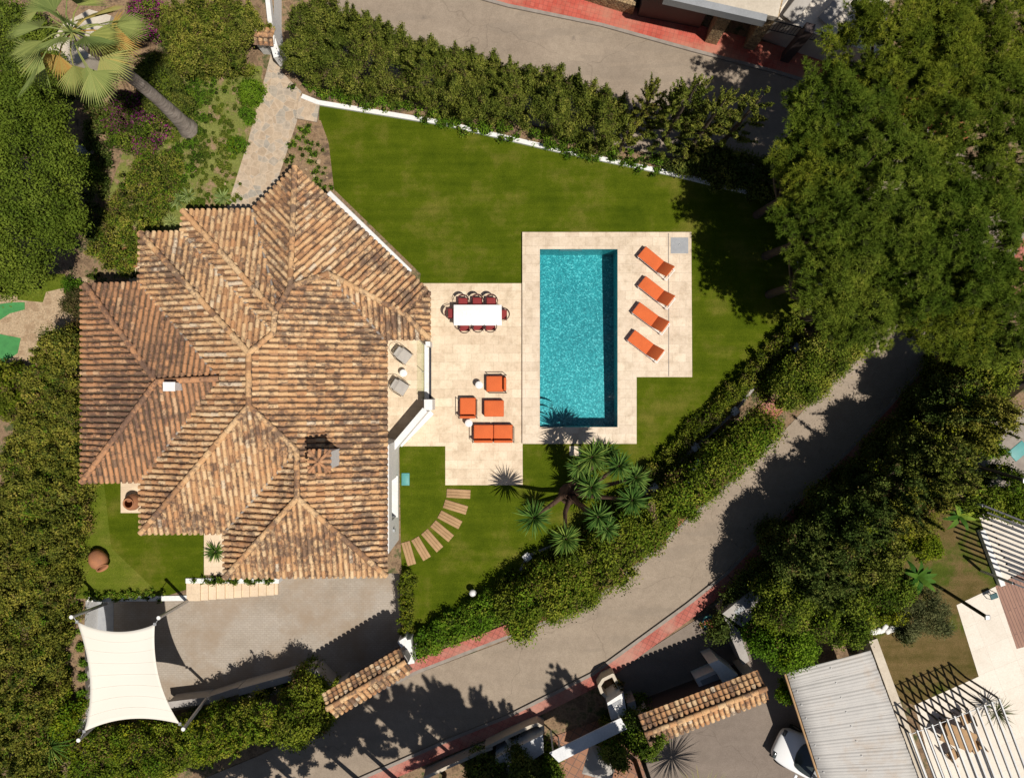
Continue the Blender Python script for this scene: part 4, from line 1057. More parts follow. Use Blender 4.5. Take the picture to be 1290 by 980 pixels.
for k in range(4):
    t = empty('sail_pole', bases[k], 'grey steel sail pole '+plb[k], 'pole', None)
    mb = MB(); mb.tube([bases[k], pts_top[k]], .07, 14); mb.build('pole', 'polemetal', t)
    mb = MB(); mb.tube([pts_top[k]-Vector((0, 0, .02)), pts_top[k]+Vector((0, 0, .03))], .082, 14); mb.build('cap', 'white', t)
    mb = MB(); mb.tube([pts_top[k]-Vector((0, 0, .1)), cs[k]], .016, 6); mb.box(cs[k], (.12, .12, .03)); mb.build('turnbuckle', 'polemetal', t)
# ---- walls round the driveway
def wall_thing(name, pts, th, z0, z1, mat, label, cat='wall', cap=None):
    mb = MB()
    for i in range(len(pts)-1): wall_seg(mb, W(*pts[i], z1), W(*pts[i+1], z1), th, z0, z1-(.002*i))
    t = W(*pts[0], z1); o = mb.build(name, mat, None, True, loc=(t.x, t.y, z0)); return tag(o, label, cat)
wall_thing('garden_wall', [(212, 888), (262, 882), (302, 869)], .3, GR, -.2, 'greywall', 'low rendered wall closing the driveway behind the shade sail pole')
wall_thing('garden_wall', [(300, 872), (395, 846), (414, 866)], .3, GR, .1, 'greywall', 'grey white wall running from the sail to the tiled gate')
wall_thing('garden_wall', [(503, 812), (513, 806), (518, 836)], .3, GR, .9, 'white', 'short white wall end beside the gate and the trimmed hedge')
# gates with little tiled roofs
def tile_canopy(name, r0, r1, half, zr, label, mat='tile', wall_th=.35, rows=3, gate=True, mcol='greywall'):
    a = W(*r0, zr); b_ = W(*r1, zr); L_ = (b_-a).length; d = (b_-a).normalized(); n = Vector((-d.y, d.x, 0)); mid = (a+b_)/2
    t = empty(name, (mid.x, mid.y, GR), label, 'gate')
    w = MB(); zt = zr-half*.55-.1
    wall_seg(w, a+d*.0, a+d*.5, wall_th, GR, zt); wall_seg(w, b_-d*.5, b_, wall_th, GR, zt); wall_seg(w, a+d*.5, b_-d*.5, wall_th-.02, zt-.35, zt-.004)
    w.build('gate_wall', mcol, t)
    g = MB(); wall_seg(g, a+d*.5, b_-d*.5, .05, GR+.05, zt-.36); g.build('gate_leaf', 'garage', t)
    u = MB(); dn = half*.55
    for s in (1, -1):
        q = n*s*half
        u.add([a, b_, b_+q-Vector((0, 0, dn)), a+q-Vector((0, 0, dn)), a-Vector((0, 0, .08)), b_-Vector((0, 0, .08)), b_+q-Vector((0, 0, dn+.08)), a+q-Vector((0, 0, dn+.08))],
              [(0, 1, 2, 3), (7, 6, 5, 4), (3, 2, 6, 7), (0, 3, 7, 4), (1, 5, 6, 2)])
    ro = u.build('roof', 'under', t)
    for s in (1, -1):
        mb = MB(); k = 0; x = .1
        sl = Vector((0, 0, -dn))+n*s*half; sd3 = sl.normalized(); up = d.cross(sd3); up = up if up.z > 0 else -up
        ln = sl.length; st = ln/rows*1.02
        while x < L_-.03:
            for which in (0, 1):
                xx_ = x+(.1175 if which else 0)
                if xx_ > L_: continue
                for r in range(rows):
                    s0 = r*st; s1 = (r+1)*st+.04; vs = []
                    for bb, rr, lf in ((s0-.02, .075, .0), (s1, .1, .03)):
                        c_ = a+d*xx_+sd3*bb+up*(lf if not which else lf-.02)
                        for q in range(7):
                            th = math.pi*q/6; vs.append(c_+d*rr*math.cos(th)+up*((rr*math.sin(th)) if not which else (.05-.7*rr*math.sin(th))))
                    tt = min(1, max(0, random.gauss(.5, .25)))
                    mb.add(vs, [(q, q+1, 7+q+1, 7+q) for q in range(6)], 0, tt*(.5 if which else 1), True)
                    if not which: mb.add(vs[7:], [list(range(7))], 1)
            x += .235
        mb.build('roof_slope', [mat, 'under'], ro)
    ridge([a+Vector((0, 0, .04)), b_+Vector((0, 0, .04))]).build('ridge_tiles', [mat, 'under'], ro)
    return t
tile_canopy('entrance_gate', (412, 892), (511, 833), .5, 2.1, 'driveway gate under a small clay tiled roof, next to the villa driveway')
tile_canopy('entrance_gate', (812, 924), (965, 866), .62, 2.15, 'wider gate of the lower neighbour under a clay tiled roof', rows=3)
# canopy at path entrance (top)
tile_canopy('garden_gate', (318, 44), (343, 46), .3, 1.6, 'small tiled pedestrian gate at the top of the stone path', rows=2, mcol='white')
wall_thing('boundary_wall', [(342, 46), (337, 0), (333, -60)], .2, GR, .4, 'white', 'white boundary wall between the stone path gate and the upper road')
wall_thing('boundary_wall', [(343, 50), (349, 72)], .3, GR, 1.2, 'white', 'short white wall beside the pedestrian gate')
wall_thing('garden_kerb', [(380, 121), (400, 129), (560, 155), (700, 188), (850, 219), (985, 252)], .2, GR, .16, 'white', 'long white kerb wall between the lawn and the upper hedge')
wall_thing('garden_kerb', [(1008, 316), (1015, 345), (1020, 396)], .22, GR, .4, 'white', 'white wall under the pines at the right edge of the lawn')
wall_thing('garden_kerb', [(1020, 347), (1030, 352), (1032, 362)], .35, GR, .5, 'plaster2', 'short cream wall stub beside the white wall under the pines')
wall_thing('retaining_wall', [(1005, 418), (926, 519), (876, 563), (822, 613), (760, 662), (665, 700), (640, 748)], .12, GR, .03, 'greywall', 'low weathered retaining wall behind the clipped hedge at the lawn edge')
for i, (px, py, lb) in enumerate([(926, 518, 'farthest right, beside the pavement gap'), (876, 563, 'in the middle of the wall'), (824, 613, 'nearest the palm cluster'), (1003, 437, 'under the pine shade'), (664, 702, 'in the shade below the yuccas')]):
    v = W(px, py, .32); t = empty('wall_pillar', (v.x, v.y, GR), 'square white pillar on the retaining wall, '+lb, 'pillar', 'white pillars of the retaining wall')
    mb = MB(); mb.box((0, 0, .72), (.26, .26, 1.45)); mb.build('shaft', 'white', t, False)
    mb = MB(); mb.rbox((0, 0, 1.48), (.34, .34, .07), .01, seg=1, rz=R(40)); mb.build('cap', 'white', t, False)
# tarpaulin in the gap behind the wall
a = W(838, 602, GR+.5); mb = MB(); n = 10; vs = []; fs = []
A0, A1 = W(832, 612, GR), W(888, 560, GR); d = (A1-A0); nn = Vector((d.y, -d.x, 0)).normalized()
for j in range(5):
    for i in range(n+1): p = A0+d*(i/n)+nn*(.1+.9*j/4); vs.append((p.x, p.y, GR+.5+.12*math.sin(i*1.3+j)+.1*random.random()))
for j in range(4):
    for i in range(n): q = j*(n+1)+i; fs.append((q, q+1, q+n+2, q+n+1))
mb.add(vs, fs, 0, .5, True); o = mb.build('tarpaulin', 'tarp'); s_ = o.modifiers.new('t', 'SOLIDIFY'); s_.thickness = .02
tag(o, 'dark blue green tarpaulin lying in the shade behind the retaining wall', 'tarpaulin')
# white globe lamps
for px, py, lb in ((595.5, 747, 'white globe garden lamp at the shaded lawn edge'), (690, 519+90, 'x')):
    if lb == 'x': continue
    v = W(px, py, .5); t = empty('globe_lamp', (v.x, v.y, 0), lb, 'garden lamp')
    mb = MB(); mb.lathe([(.001, .64)]+[(.16*math.sin(math.pi*k/10), .48+.16*math.cos(math.pi*k/10)) for k in range(1, 10)]+[(.02, .33)], 20); mb.build('globe', 'tabletop', t, False)
    mb = MB(); mb.tube([(0, 0, 0), (0, 0, .36)], .03, 8); mb.build('stem', 'darkmetal', t, False)

# ================================================================ NEIGHBOURS
# upper building
nb = empty('modern_house', W(900, 0, GR), 'modern house with cream flat roof above a brown garage door and stone piers', 'house')
zr = 2.6
mb = MB(); mb.prism(P([(842, -6), (980, 22), (1010, -120), (850, -160)], zr), zr-.35, zr); ro = mb.build('flat_roof', 'plaster2', nb)
mb = MB()
a, b_ = W(838, -6, zr+.1), W(966, 23, zr+.1); wall_seg(mb, a, b_, .3, zr-.4, zr+.1); mb.build('cornice', 'metalgrey', nb)
mb = MB(); mb.prism(P([(803, 22), (880, 37), (915, -60), (803, -90)], GR), GR, 1.9); 
mb.build('garage_block', 'garage', nb)
def pier(top, foot, w, lb=None):
    p = W(*top, 2.3); mb = MB(); q = W(*foot, GR)
    mb.box((q.x, q.y, (2.2+GR)/2), (w[0], w[1], 2.2-GR), R(-14)); mb.box((q.x, q.y, 2.24), (w[0]+.08, w[1]+.08, .08), R(-14)); return mb
pier((915, 20), (897, 46), (.55, .8)).build('stone_pier', 'rubble', nb)
pier((950, 30), (945, 52), (.5, .9)).build('stone_pier', 'rubble', nb)
mb = MB(); mb.prism(P([(690, -28), (742, -10), (800, 8), (808, -30), (690, -80)], -.2), GR, -.2); mb.build('stone_planter', 'rubble', nb)
mb = MB(); mb.prism(P([(970, 20), (1030, 44), (1110, 70), (1130, -60), (975, -80)], .9), GR, .9); mb.build('raised_terrace', 'patio', nb)
for k, (px, py, an) in enumerate(((1012, 0, 52), (1058, 4, 48), (985, -6, 50))):
    v = W(px, py, 1.6); mb = MB(); rot = Matrix.Rotation(R(an), 4, 'Z') @ Matrix.Rotation(R(-14), 4, 'Y'); mb.rbox((v.x, v.y, 1.35), (1.7, .62, .12), .04, rot=rot)
    mb.box((v.x, v.y, 1.08), (1.3, .45, .34), R(an)); mb.build('daybed', 'grey_fabric', nb)
rl = empty('terrace_railing', W(1000, 36, .9), 'dark metal railing on the edge of the neighbouring roof terrace', 'railing')
mb = MB(); a, b_ = W(972, 26, 1.8), W(1056, 46, 1.8)
mb.tube([a, b_], .03, 6); mb.build('top_rail', 'darkmetal', rl); mb = MB(); mb.tube([a-Vector((0, 0, .8)), b_-Vector((0, 0, .8))], .02, 6); mb.build('bottom_rail', 'darkmetal', rl)
mb = MB()
for k in range(23): p = a.lerp(b_, k/22); mb.tube([p, p-Vector((0, 0, .85))], .012, 4)
mb.build('balusters', 'darkmetal', rl)
v = W(1015, 42, 1.5); mb = MB(); mb.box((v.x, v.y, .4), (.4, .4, 3.2), R(-14), top=1); tag(mb.build('gate_post', 'garage', None, True, loc=(v.x, v.y, GR)), 'brown square post in the neighbouring terrace railing', 'post')
# utility cabinets, lower neighbour walls
def block(name, poly, z, mat, label, cat, z0=GR, extra=None):
    t = W(*poly[0], z); rt = empty(name, (t.x, t.y, z0), label, cat)
    mb = MB(); mb.prism(P(poly, z), z0, z); mb.build('wall_block', mat, rt)
    if extra:
        mb = MB(); mb.prism(P(extra, z), z, z+.02); mb.build('vent_panel', 'concrete', rt)
    return rt
block('gate_wall', [(910, 773), (955, 737), (972, 756), (935, 790)], .3, 'greywall', 'white wall block with a grey letter panel right of the forecourt', 'wall', extra=[(925, 770), (955, 747), (958, 751), (929, 775)])  # white block in grey render, the trees' shade put into its colour
block('gate_wall', [(912, 776), (932, 795), (944, 832), (936, 838), (922, 805)], .2, 'greywall', 'white wall sloping along the right of the forecourt', 'wall')  # white wall as well, greyed to stand in for shade
block('gate_wall', [(893, 836), (905, 831), (930, 850), (912, 862), (905, 850)], .5, 'white', 'pale curved wing wall beside the wider tiled gate', 'wall')
block('gate_wall', [(876, 855), (905, 842), (912, 861), (885, 874)], -.2, 'white', 'white rimmed planter box behind the wider tiled gate', 'planter', extra=[(882, 857), (903, 848), (907, 855), (886, 864)])
block('gate_wall', [(765, 885), (785, 872), (790, 900), (770, 907)], .3, 'white', 'white wall block with a letter panel left of the tiled gate', 'wall', extra=[(770, 887), (782, 880), (783, 884), (771, 891)])
block('gate_wall', [(790, 886), (800, 882), (804, 900), (793, 904)], .1, 'greywall', 'small grey wall block touching the left end of the wider gate', 'wall')
def planter(pts, label, th=.14, z=-.3):
    rt = empty('planter_wall', (*at(*pts[0], z), GR), label, 'planter')
    mb = MB()
    for i in range(len(pts)-1):
        a, b_ = W(*pts[i], z), W(*pts[i+1], z); wall_seg(mb, a, b_, th, GR, z-.002*(i % 3))
        mb.tube([(b_.x, b_.y, GR), (b_.x, b_.y, z-.001)], th/2, 12)
    mb.build('rim', 'plaster2', rt); return rt
planter([(770, 885), (758, 872), (755, 864), (760, 856), (772, 850), (778, 862), (784, 872)], 'curved cream planter rim at the corner of the lower neighbour')
planter([(620, 942), (600, 950), (560, 968), (535, 980)], 'long cream planter rim along the shaded pavement')
planter([(612, 942), (640, 928), (668, 915), (677, 912), (684, 916), (684, 922), (668, 932), (645, 942), (638, 932)], 'rounded cream planter loop beside the shaded pavement')
planter([(684, 922), (650, 940), (618, 962)], 'straight cream wall next to the rounded planter loop')
block('low_roof', [(624, 955), (684, 925), (685, 948), (645, 975), (625, 985)], .2, 'bluecanopy', 'pale flat roof panel in the shade beyond the planter loop', 'roof')
cn = empty('entrance_canopy', W(740, 930, GR), 'long white sheet canopy over the lower neighbour entrance', 'canopy')
zc = 1.2
mb = MB(); mb.prism(P([(692, 948), (782, 904), (790, 918), (704, 960)], zc), zc-.06, zc); mb.build('sheet', 'bluecanopy', cn)
for px, py in ((697, 948), (782, 909), (786, 917), (707, 957)):
    v = W(px, py, zc-.07); mb = MB(); mb.tube([(v.x, v.y, GR), (v.x, v.y, zc-.06)], .035, 8); mb.build('post', 'white', cn)
pp = empty('small_parasol', W(755, 965, GR), 'pale grey green pointed parasol in the courtyard beyond the canopy', 'parasol')
v = W(757, 962, .9); mb = MB(); vs = [(v.x, v.y, 1.35)]; 
for k in range(4): vs.append((v.x+.95*math.cos(R(30+90*k)), v.y+.95*math.sin(R(30+90*k)), .8))
mb.add(vs, [(0, 1, 2), (0, 2, 3), (0, 3, 4), (0, 4, 1)]); mb.add([(x, y, z-.03) for x, y, z in vs], [(0, 2, 1), (0, 3, 2), (0, 4, 3), (0, 1, 4)]); mb.build('canopy', 'grey_fabric', pp)
mb = MB(); mb.tube([(v.x, v.y, GR), (v.x, v.y, 1.33)], .025, 8); mb.build('pole', 'white', pp)
# carport with corrugated roof
cp = empty('carport', W(1075, 900, GR), 'carport roofed with grey corrugated sheets over a parked car', 'carport')
zc = 1.6
a, b_, c_, d_ = W(991, 849, zc), W(1097, 821, zc+.25), W(1165, 1000, zc+.25), W(1040, 1000, zc)
# overlapping panels, waved along their length
np_ = 9; mb = MB()
for k in range(np_):
    t0, t1 = k/np_-.012, (k+1)/np_
    L0, L1 = a.lerp(d_, t0), a.lerp(d_, t1); R0, R1 = b_.lerp(c_, t0), b_.lerp(c_, t1)
    m_ = 40; vs = []; q = 6
    for i in range(q+1):
        for j in range(m_+1):
            u = i/q; v = j/m_
            p = L0.lerp(R0, u).lerp(L1.lerp(R1, u), v); z = p.z+.012*math.sin(v*math.pi*2*5)+.05*math.sin(v*math.pi)-.02*math.sin(u*3.1*2+k)
            vs.append((p.x, p.y, z))
    mb.add(vs, [(i*(m_+1)+j, (i+1)*(m_+1)+j, (i+1)*(m_+1)+j+1, i*(m_+1)+j+1) for i in range(q) for j in range(m_)], 0, .5, True)
o = mb.build('corrugated_roof', 'corrugated', cp); s_ = o.modifiers.new('t', 'SOLIDIFY'); s_.thickness = .012
mb = MB(); mb.tube([a+Vector((-.06, 0, -.05)), d_+Vector((-.06, 0, -.05))], .05, 8); mb.build('gutter', 'wood', cp)
mb = MB()
for k in range(9):
    for f_ in (.05, .5):
        p = a.lerp(d_, (k+.3)/9).lerp(b_.lerp(c_, (k+.3)/9), f_); mb.lathe([(.03, p.z+.1), (.001, p.z+.13)], 6, (p.x, p.y, 0))
mb.build('bolts', 'white', cp)
for p in (a, d_, b_, c_):
    mb = MB(); q = p+(Vector(((a+b_+c_+d_)/4))-p)*.03; mb.box((q.x, q.y, (GR+p.z)/2-.08), (.12, .12, p.z-GR-.16)); mb.build('post', 'metalgrey', cp)
wall_thing('party_wall', [(1100, 806), (1162, 975), (1185, 1040)], .38, GR, .9, 'plaster2', 'straight cream wall between the carport and the neighbouring lawn')
# car
car = empty('parked_car', (*at(1022, 950, GR), GR), 'white hatchback car half hidden under the carport', 'car', None, pang(60, 28)+math.pi)
# local +x = forward (towards upper-left in photo): build profile cross sections
secs = [(-2.0, .70, .35, .75, .0), (-1.9, .82, .3, .92, 0), (-1.2, .88, .25, 1.0, 0), (-.3, .9, .22, 1.0, 0), (.7, .9, .22, .98, 0), (1.4, .87, .24, .88, 0), (1.85, .76, .3, .74, 0), (2.02, .55, .36, .6, 0)]
def loft(secs, npt=14, fl=True):
    mb = MB(); vs = []; n = npt
    for x, hw, zl, zh, _ in secs:
        for k in range(n):
            th = 2*math.pi*k/n; cx_, sy_ = math.cos(th), math.sin(th)
            e_ = .45; X_ = math.copysign(abs(cx_)**e_, cx_)*hw; Z_ = (zl+zh)/2+math.copysign(abs(sy_)**e_, sy_)*(zh-zl)/2
            vs.append((x, X_, Z_))
    m_ = len(secs)
    mb.add(vs, [(i*n+k, (i+1)*n+k, (i+1)*n+(k+1) % n, i*n+(k+1) % n) for i in range(m_-1) for k in range(n)]+[list(range(n)), list(range((m_-1)*n, m_*n))[::-1]], 0, .5, True)
    return mb
cb = loft(secs, 20); cbo = cb.build('body', 'carpaint', car, False); cbo.modifiers.new('s', 'SUBSURF').levels = 2; cbo.modifiers['s'].render_levels = 2
g = loft([(-1.75, .62, .9, 1.0, 0), (-1.35, .70, .9, 1.38, 0), (-.3, .73, .9, 1.44, 0), (.45, .68, .9, 1.36, 0), (1.15, .66, .88, .92, 0)], 16); g.build('windows', 'glass', car, False).modifiers.new('s', 'SUBSURF').render_levels = 2
g = loft([(-1.3, .6, 1.38, 1.425, 0), (-.4, .66, 1.42, 1.475, 0), (.3, .6, 1.37, 1.42, 0)], 12); g.build('roof', 'carpaint', car, False)
for sx in (-1.25, 1.3):
    for sy in (-.8, .8):
        mb = MB(); mt = Matrix.Translation((sx, sy, .32)) @ Matrix.Rotation(R(90), 4, 'X'); mb.lathe([(.2, -.1), (.32, -.1), (.33, 0), (.32, .1), (.2, .1)], 20, mat=mt); wo = mb.build('wheel', 'rubber', car, False)
        mb = MB(); mb.lathe([(0, -.08), (.2, -.09), (.2, .09), (0, .08)], 16, mat=mt); mb.build('rim', 'metalgrey', wo, False)
for sy in (-.55, .55):
    mb = MB(); mb.rbox((1.86, sy, .68), (.18, .3, .1), .04); mb.build('headlight', 'glass', car, False)
    mb = MB(); mb.rbox((.75, sy*1.75, .98), (.14, .2, .11), .04); mb.build('wing_mirror', 'carpaint', car, False)
# louvred pergola
pg = empty('louvre_pergola', W(1215, 935, 0), 'grey louvre pergola of slim parallel blades over the bleached patio', 'pergola')
hp = 2.5; s0, s1 = W(1146, 923, hp), W(1259, 880, hp); dirv = (W(1290, 962, hp)-s1); dirv.z = 0; dirv.normalize()
nb_ = 13
for k in range(nb_):
    p = s0.lerp(s1, k/(nb_-1)); e_ = p+dirv*6.5; sd = Vector((-dirv.y, dirv.x, 0))
    mb = MB(); ang = math.atan2(dirv.y, dirv.x); mid = (p+e_)/2
    mb.box((mid.x, mid.y, hp-.07), (6.5, .055, .15), ang); mb.build('blade', 'metalgrey', pg)
    mb = MB(); mb.box((p.x, p.y, (hp-.15)/2+.02), (.07, .06, hp-.15), ang); mb.build('post', 'darkmetal', pg)
mb = MB(); q0, q1 = s0+dirv*.12, s1+dirv*.12; mb.tube([(q0.x, q0.y, hp-.1), (q1.x, q1.y, hp-.1)], .02, 6)
mb.build('tie_rod', 'polemetal', pg)
# chairs and a table glimpsed under the pergola
def simple_chair(px, py, an, label, mat='wood'):
    v = W(px, py, .4); t = empty('patio_chair', (v.x, v.y, .02), label, 'chair', 'chairs under the louvre pergola', R(an))
    mb = MB(); mb.rbox((0, 0, .42), (.46, .46, .06), .025); mb.build('seat', mat, t, False)
    mb = MB(); mb.rbox((-.23, 0, .68), (.05, .46, .42), .02); mb.build('backrest', mat, t, False)
    for sx in (-1, 1):
        for sy in (-1, 1): mb = MB(); mb.tube([(sx*.2, sy*.2, .4), (sx*.22, sy*.22, 0)], .018, 6); mb.build('leg', 'darkmetal', t, False)
for px, py, an, lb in ((1190, 912, 20, 'wooden chair under the pergola, closest to the cream wall'), (1215, 905, 200, 'wooden chair under the pergola, nearest the dry lawn'), (1200, 950, 40, 'wooden chair under the pergola, closest to the photo bottom'), (1228, 940, 220, 'wooden chair under the pergola, nearest the glossy shadow of the palm')):
    simple_chair(px, py, an, lb)
t = empty('patio_table', (*at(1207, 928, .7), .02), 'brown outdoor table under the louvre pergola', 'table', None, R(-22))
mb = MB(); mb.rbox((0, 0, .72), (1.5, .85, .04), .01); mb.build('tabletop', 'wood', t, False)
for sx in (-.65, .65):
    for sy in (-.35, .35): mb = MB(); mb.box((sx, sy, .35), (.06, .06, .7)); mb.build('leg', 'darkmetal', t, False)
# second pergola upper right
pg2 = empty('slatted_pergola', W(1275, 700, 0), 'white framed pergola with dark slats beside the brown decking', 'pergola')
hp2 = 2.4; mb = MB(); wall_seg(mb, W(1238, 668, .3), W(1264, 738, .3), .22, 0, .3); mb.build('edge_beam', 'white', pg2)
s0, s1 = W(1232, 640, hp2), W(1270, 738, hp2); dv = Vector((.93, -.37, 0)).normalized()
for k in range(13):
    p = s0.lerp(s1, k/12)+Vector((.25, .1, 0)); e_ = p+dv*4.5; mid = (p+e_)/2
    mb = MB(); mb.box((mid.x, mid.y, hp2), (4.5, .07, .12), math.atan2(dv.y, dv.x)); mb.build('slat', 'darkmetal', pg2)
mb = MB(); 
for f_ in (0, 1): 
    p = s0.lerp(s1, f_)+Vector((.25, .1, 0)); mb.box((p.x, p.y, hp2/2), (.09, .09, hp2-.1))
mb.build('post', 'white', pg2)
# posts
def lamp_post(base, top, h, label):
    b0 = W(*base, 0); t = empty('garden_post', (b0.x, b0.y, 0), label, 'post'); tp = W(*top, h)
    mb = MB(); mb.tube([b0, tp], .075, 10); mb.build('shaft', 'darkmetal', t)
    mb = MB(); mb.rbox(tp+Vector((0, 0, .05)), (.2, .2, .1), .02); mb.build('cap', 'polemetal', t)
lamp_post((1191, 744), (1243, 777), 3.15, 'tall dark post with a silver cap beside the olive tree')
lamp_post((1225, 585), (1290, 605), 3.6, 'tall dark post crossing the lane at the right edge')
mb = MB(); v = W(1283, 568, 1.2); mb.rbox((0, 0, 1.2), (.8, .55, .05), .02, rz=R(40)); mb.tube([(0, 0, 0), (0, 0, 1.2)], .04, 8)
tag(mb.build('patio_table', 'teal', None, False, loc=(v.x, v.y, .02)), 'small teal table top at the right edge beyond the trees', 'table')
t = empty('garden_stool', (*at(1250, 750, .3), .02), 'small blue grey metal stool on the corner of the white patio', 'stool', None, R(20))
mb = MB(); mb.rbox((0, 0, .4), (.34, .24, .05), .02); mb.build('seat', 'tarp', t, False)
for sx in (-.14, .14):
    mb = MB(); mb.tube([(sx, .12, 0), (sx, .1, .4), (sx, -.1, .4), (sx, -.16, 0)], .018, 6); mb.build('leg', 'metalgrey', t, False)
# left neighbours: white wall pieces below the palm
block('neighbour_wall', [(78, 176), (88, 178), (118, 190), (114, 199), (80, 196)], .5, 'greywall', 'low grey white wall in the shade below the fan palm', 'wall', 0)
block('neighbour_roof', [(58, 62), (80, 30), (112, 12), (140, 20), (128, 62), (92, 84), (70, 76)], 1.6, 'plaster2', 'pale flat roof seen through the gaps of the fan palm', 'roof', 0)
# ================================================================ VEGETATION
def hedge(name, path, n, base, r0, r1, mats, label, cat='hedge', plume=0, lean=.35, sp=None, **kw):
    bl = path_blobs(path, n, base, r0, r1, plume, lean=lean)
    if sp: bl = spires(bl, *sp)
    p = W(path[0][0], path[0][1], path[0][2])
    o = foliage(name, bl, mats, None, (p.x, p.y, base), **kw)
    return tag(o, label, cat)
def shrub(name, px, py, h, r, mats, label, cat='shrub', base=0., group=None, n=14, ry=None, leaf=.08, br=(.22, .4), **kw):
    v = W(px, py, h*.6+base*.4); ry = ry or r
    bl = dome_blobs((v.x, v.y, base+.05), r, ry, h-base, n, br[0]*min(1, r*1.6), br[1]*min(1, r*1.6), fill=.15)
    o = foliage(name, bl, mats, None, (v.x, v.y, base), leaf=leaf, **kw)
    return tag(o, label, cat, group)
# upper hedge
hedge('cypress_hedge', [(368, 30, 3.0, 3.0), (428, 48, 3.1, 3.2), (490, 70, 3, 2.3), (570, 88, 3, 2.1), (640, 104, 3, 2.0), (710, 118, 3, 2.2), (785, 152, 2.8, 2.0)], 430, 0, .3, .5,
      ['cyp', 'core', 'drybush'], 'tall feathery cypress hedge between the upper road and the lawn', plume=1.0, lean=.5, leaf=.085, dens=330, mixw=[.05], asp=.42, sp=(80, .4, .9, .12, .2))
hedge('ground_cover', [(372, 100, .45, .7), (430, 118, .45, .6), (560, 148, .45, .7), (700, 178, .45, .8), (840, 208, .45, .7)], 210, 0, .13, .26,
      ['bright', 'core', 'ficus'], 'low green shrubs growing along the white kerb below the cypress hedge', leaf=.09, dens=200, mixw=[.2])
def conifer(base, h, r, label, group=None, n=90, mats=('cyp', 'core', 'drybush'), zb=.2, plume=2.9, spread=.5, leaf=.08, br=(.13, .25), g0=0., tip=(0, 0), **kw):
    b_ = W(*base, g0); bl = []
    for k in range(int(n*.42)):
        f = random.random()**.8*.86; z = g0+zb+(h-g0-zb)*f; rr = r*(1-f)**.75+.04; an = random.uniform(0, 2*math.pi); q = random.uniform(.55, 1)
        q0 = random.uniform(*br)*(1-.4*f)
        chain(bl, (b_.x+rr*q*.6*math.cos(an), b_.y+rr*q*.6*math.sin(an), z-.1), (spread*.55*math.cos(an), spread*.55*math.sin(an), 1), q0*plume*2.0, q0*.95, 5, .3)
    bl.append([b_.x+tip[0], b_.y+tip[1], h, .1, .1, .35, tip[0]*.1, tip[1]*.1, 1])
    rt = empty('conifer_tree', b_, label, 'tree', group)
    mb = MB(); mb.tube([b_, b_+Vector((tip[0]*.5, tip[1]*.5, (h-g0)*.5)), b_+Vector((tip[0], tip[1], (h-g0)*.93))], [.12, .08, .02], 7); mb.build('trunk', 'bark', rt)
    foliage('crown', bl, list(mats), rt, leaf=leaf, dens=330, mixw=[.02]*(len(mats)-2) or None, asp=.42, core=.6, **kw)
    return rt
conifer((800, 165), 5.6, .8, 'short conifer with two narrow spiky tips at the right end of the cypress hedge', n=90, spread=1.0)
conifer((836, 176), 7.0, 1.4, 'largest feathery conifer reaching over the upper road, end of the hedge', n=230, spread=1.1)
conifer((868, 188), 6.6, 1.1, 'feathery conifer just right of the largest one over the upper road', n=160, spread=1.1)
conifer((905, 186), 6.8, 1.1, 'sparse lighter conifer standing nearest to the big pines over the upper road', n=90, spread=1.2)
conifer((780, 190), 3.0, .8, 'low round conifer at the white kerb below the largest feathery conifer', n=60, spread=.6)
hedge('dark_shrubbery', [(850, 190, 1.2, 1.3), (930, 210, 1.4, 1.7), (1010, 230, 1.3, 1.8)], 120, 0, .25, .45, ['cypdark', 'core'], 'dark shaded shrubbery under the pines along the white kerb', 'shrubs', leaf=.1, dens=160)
# pines
PC = [((1078, 140), 8.2, 2.2, 'left edge, branches hanging over the upper road', 1), ((1165, 55), 8.4, 2.9, 'at the upper edge of the photo', 1.2), ((1255, 150), 8.6, 2.9, 'by the right edge, above the middle', 1.2),
      ((1128, 240), 9.2, 2.5, 'over the bend of the road', 1), ((1062, 280), 8.4, 1.8, 'leaning over the lawn and its white wall', .8), ((1225, 300), 8.8, 2.8, 'by the right edge, below the middle of the group', 1.2),
      ((1175, 340), 7.4, 1.9, 'lowest of the group, over the lower road', .9), ((1270, 30), 8.0, 2.2, 'in the upper right corner', .9), ((1215, 390), 7.2, 1.7, 'lowest on the right, above the dark trees', .7), ((1280, 395), 7.0, 1.9, 'at the right edge, just above the dark trees', .8),
      ((1047, 215), 8.3, 1.6, 'farthest left, its tips over the white kerb', .9), ((1062, 345), 8.0, 1.5, 'small crown over the white wall stub beside the lawn', .9), ((1100, 385), 7.4, 1.4, 'small crown over the top of the roadside hedge', .9)]
for (px, py), h, r, lb, k in PC:
    c = W(px, py, h-.6); 
    bl = dome_blobs((c.x, c.y, h-2.3), r, r*random.uniform(.9, 1.1), 2.2, int(118*k*r*r/6.5)+20, .22, .44, axis_out=.5, fill=.35, plume=.8)
    # side branches sticking out to break the outline
    for q in range(11):
        an = random.uniform(0, 2*math.pi); rr = r*random.uniform(.95, 1.15)
        for s_ in range(3): bl.append([c.x+math.cos(an)*(rr-.35*s_), c.y+math.sin(an)*(rr-.35*s_), h-2.1+random.uniform(0, .7), .3, .3, .24, 0, 0, 1])
    gx = W(px, py, h-.6)
    tree('pine_tree', (gx.x-.3, gx.y+.1, GR if px > 1020 else 0), bl, ['pine', 'core'], 'large green pine, '+lb, 'pine tree', 'pine trees beside the pool garden',
         tr=.22, ntips=30, leaf=.14, asp=.13, dens=32, needles=24, core=.5, rough=.3)
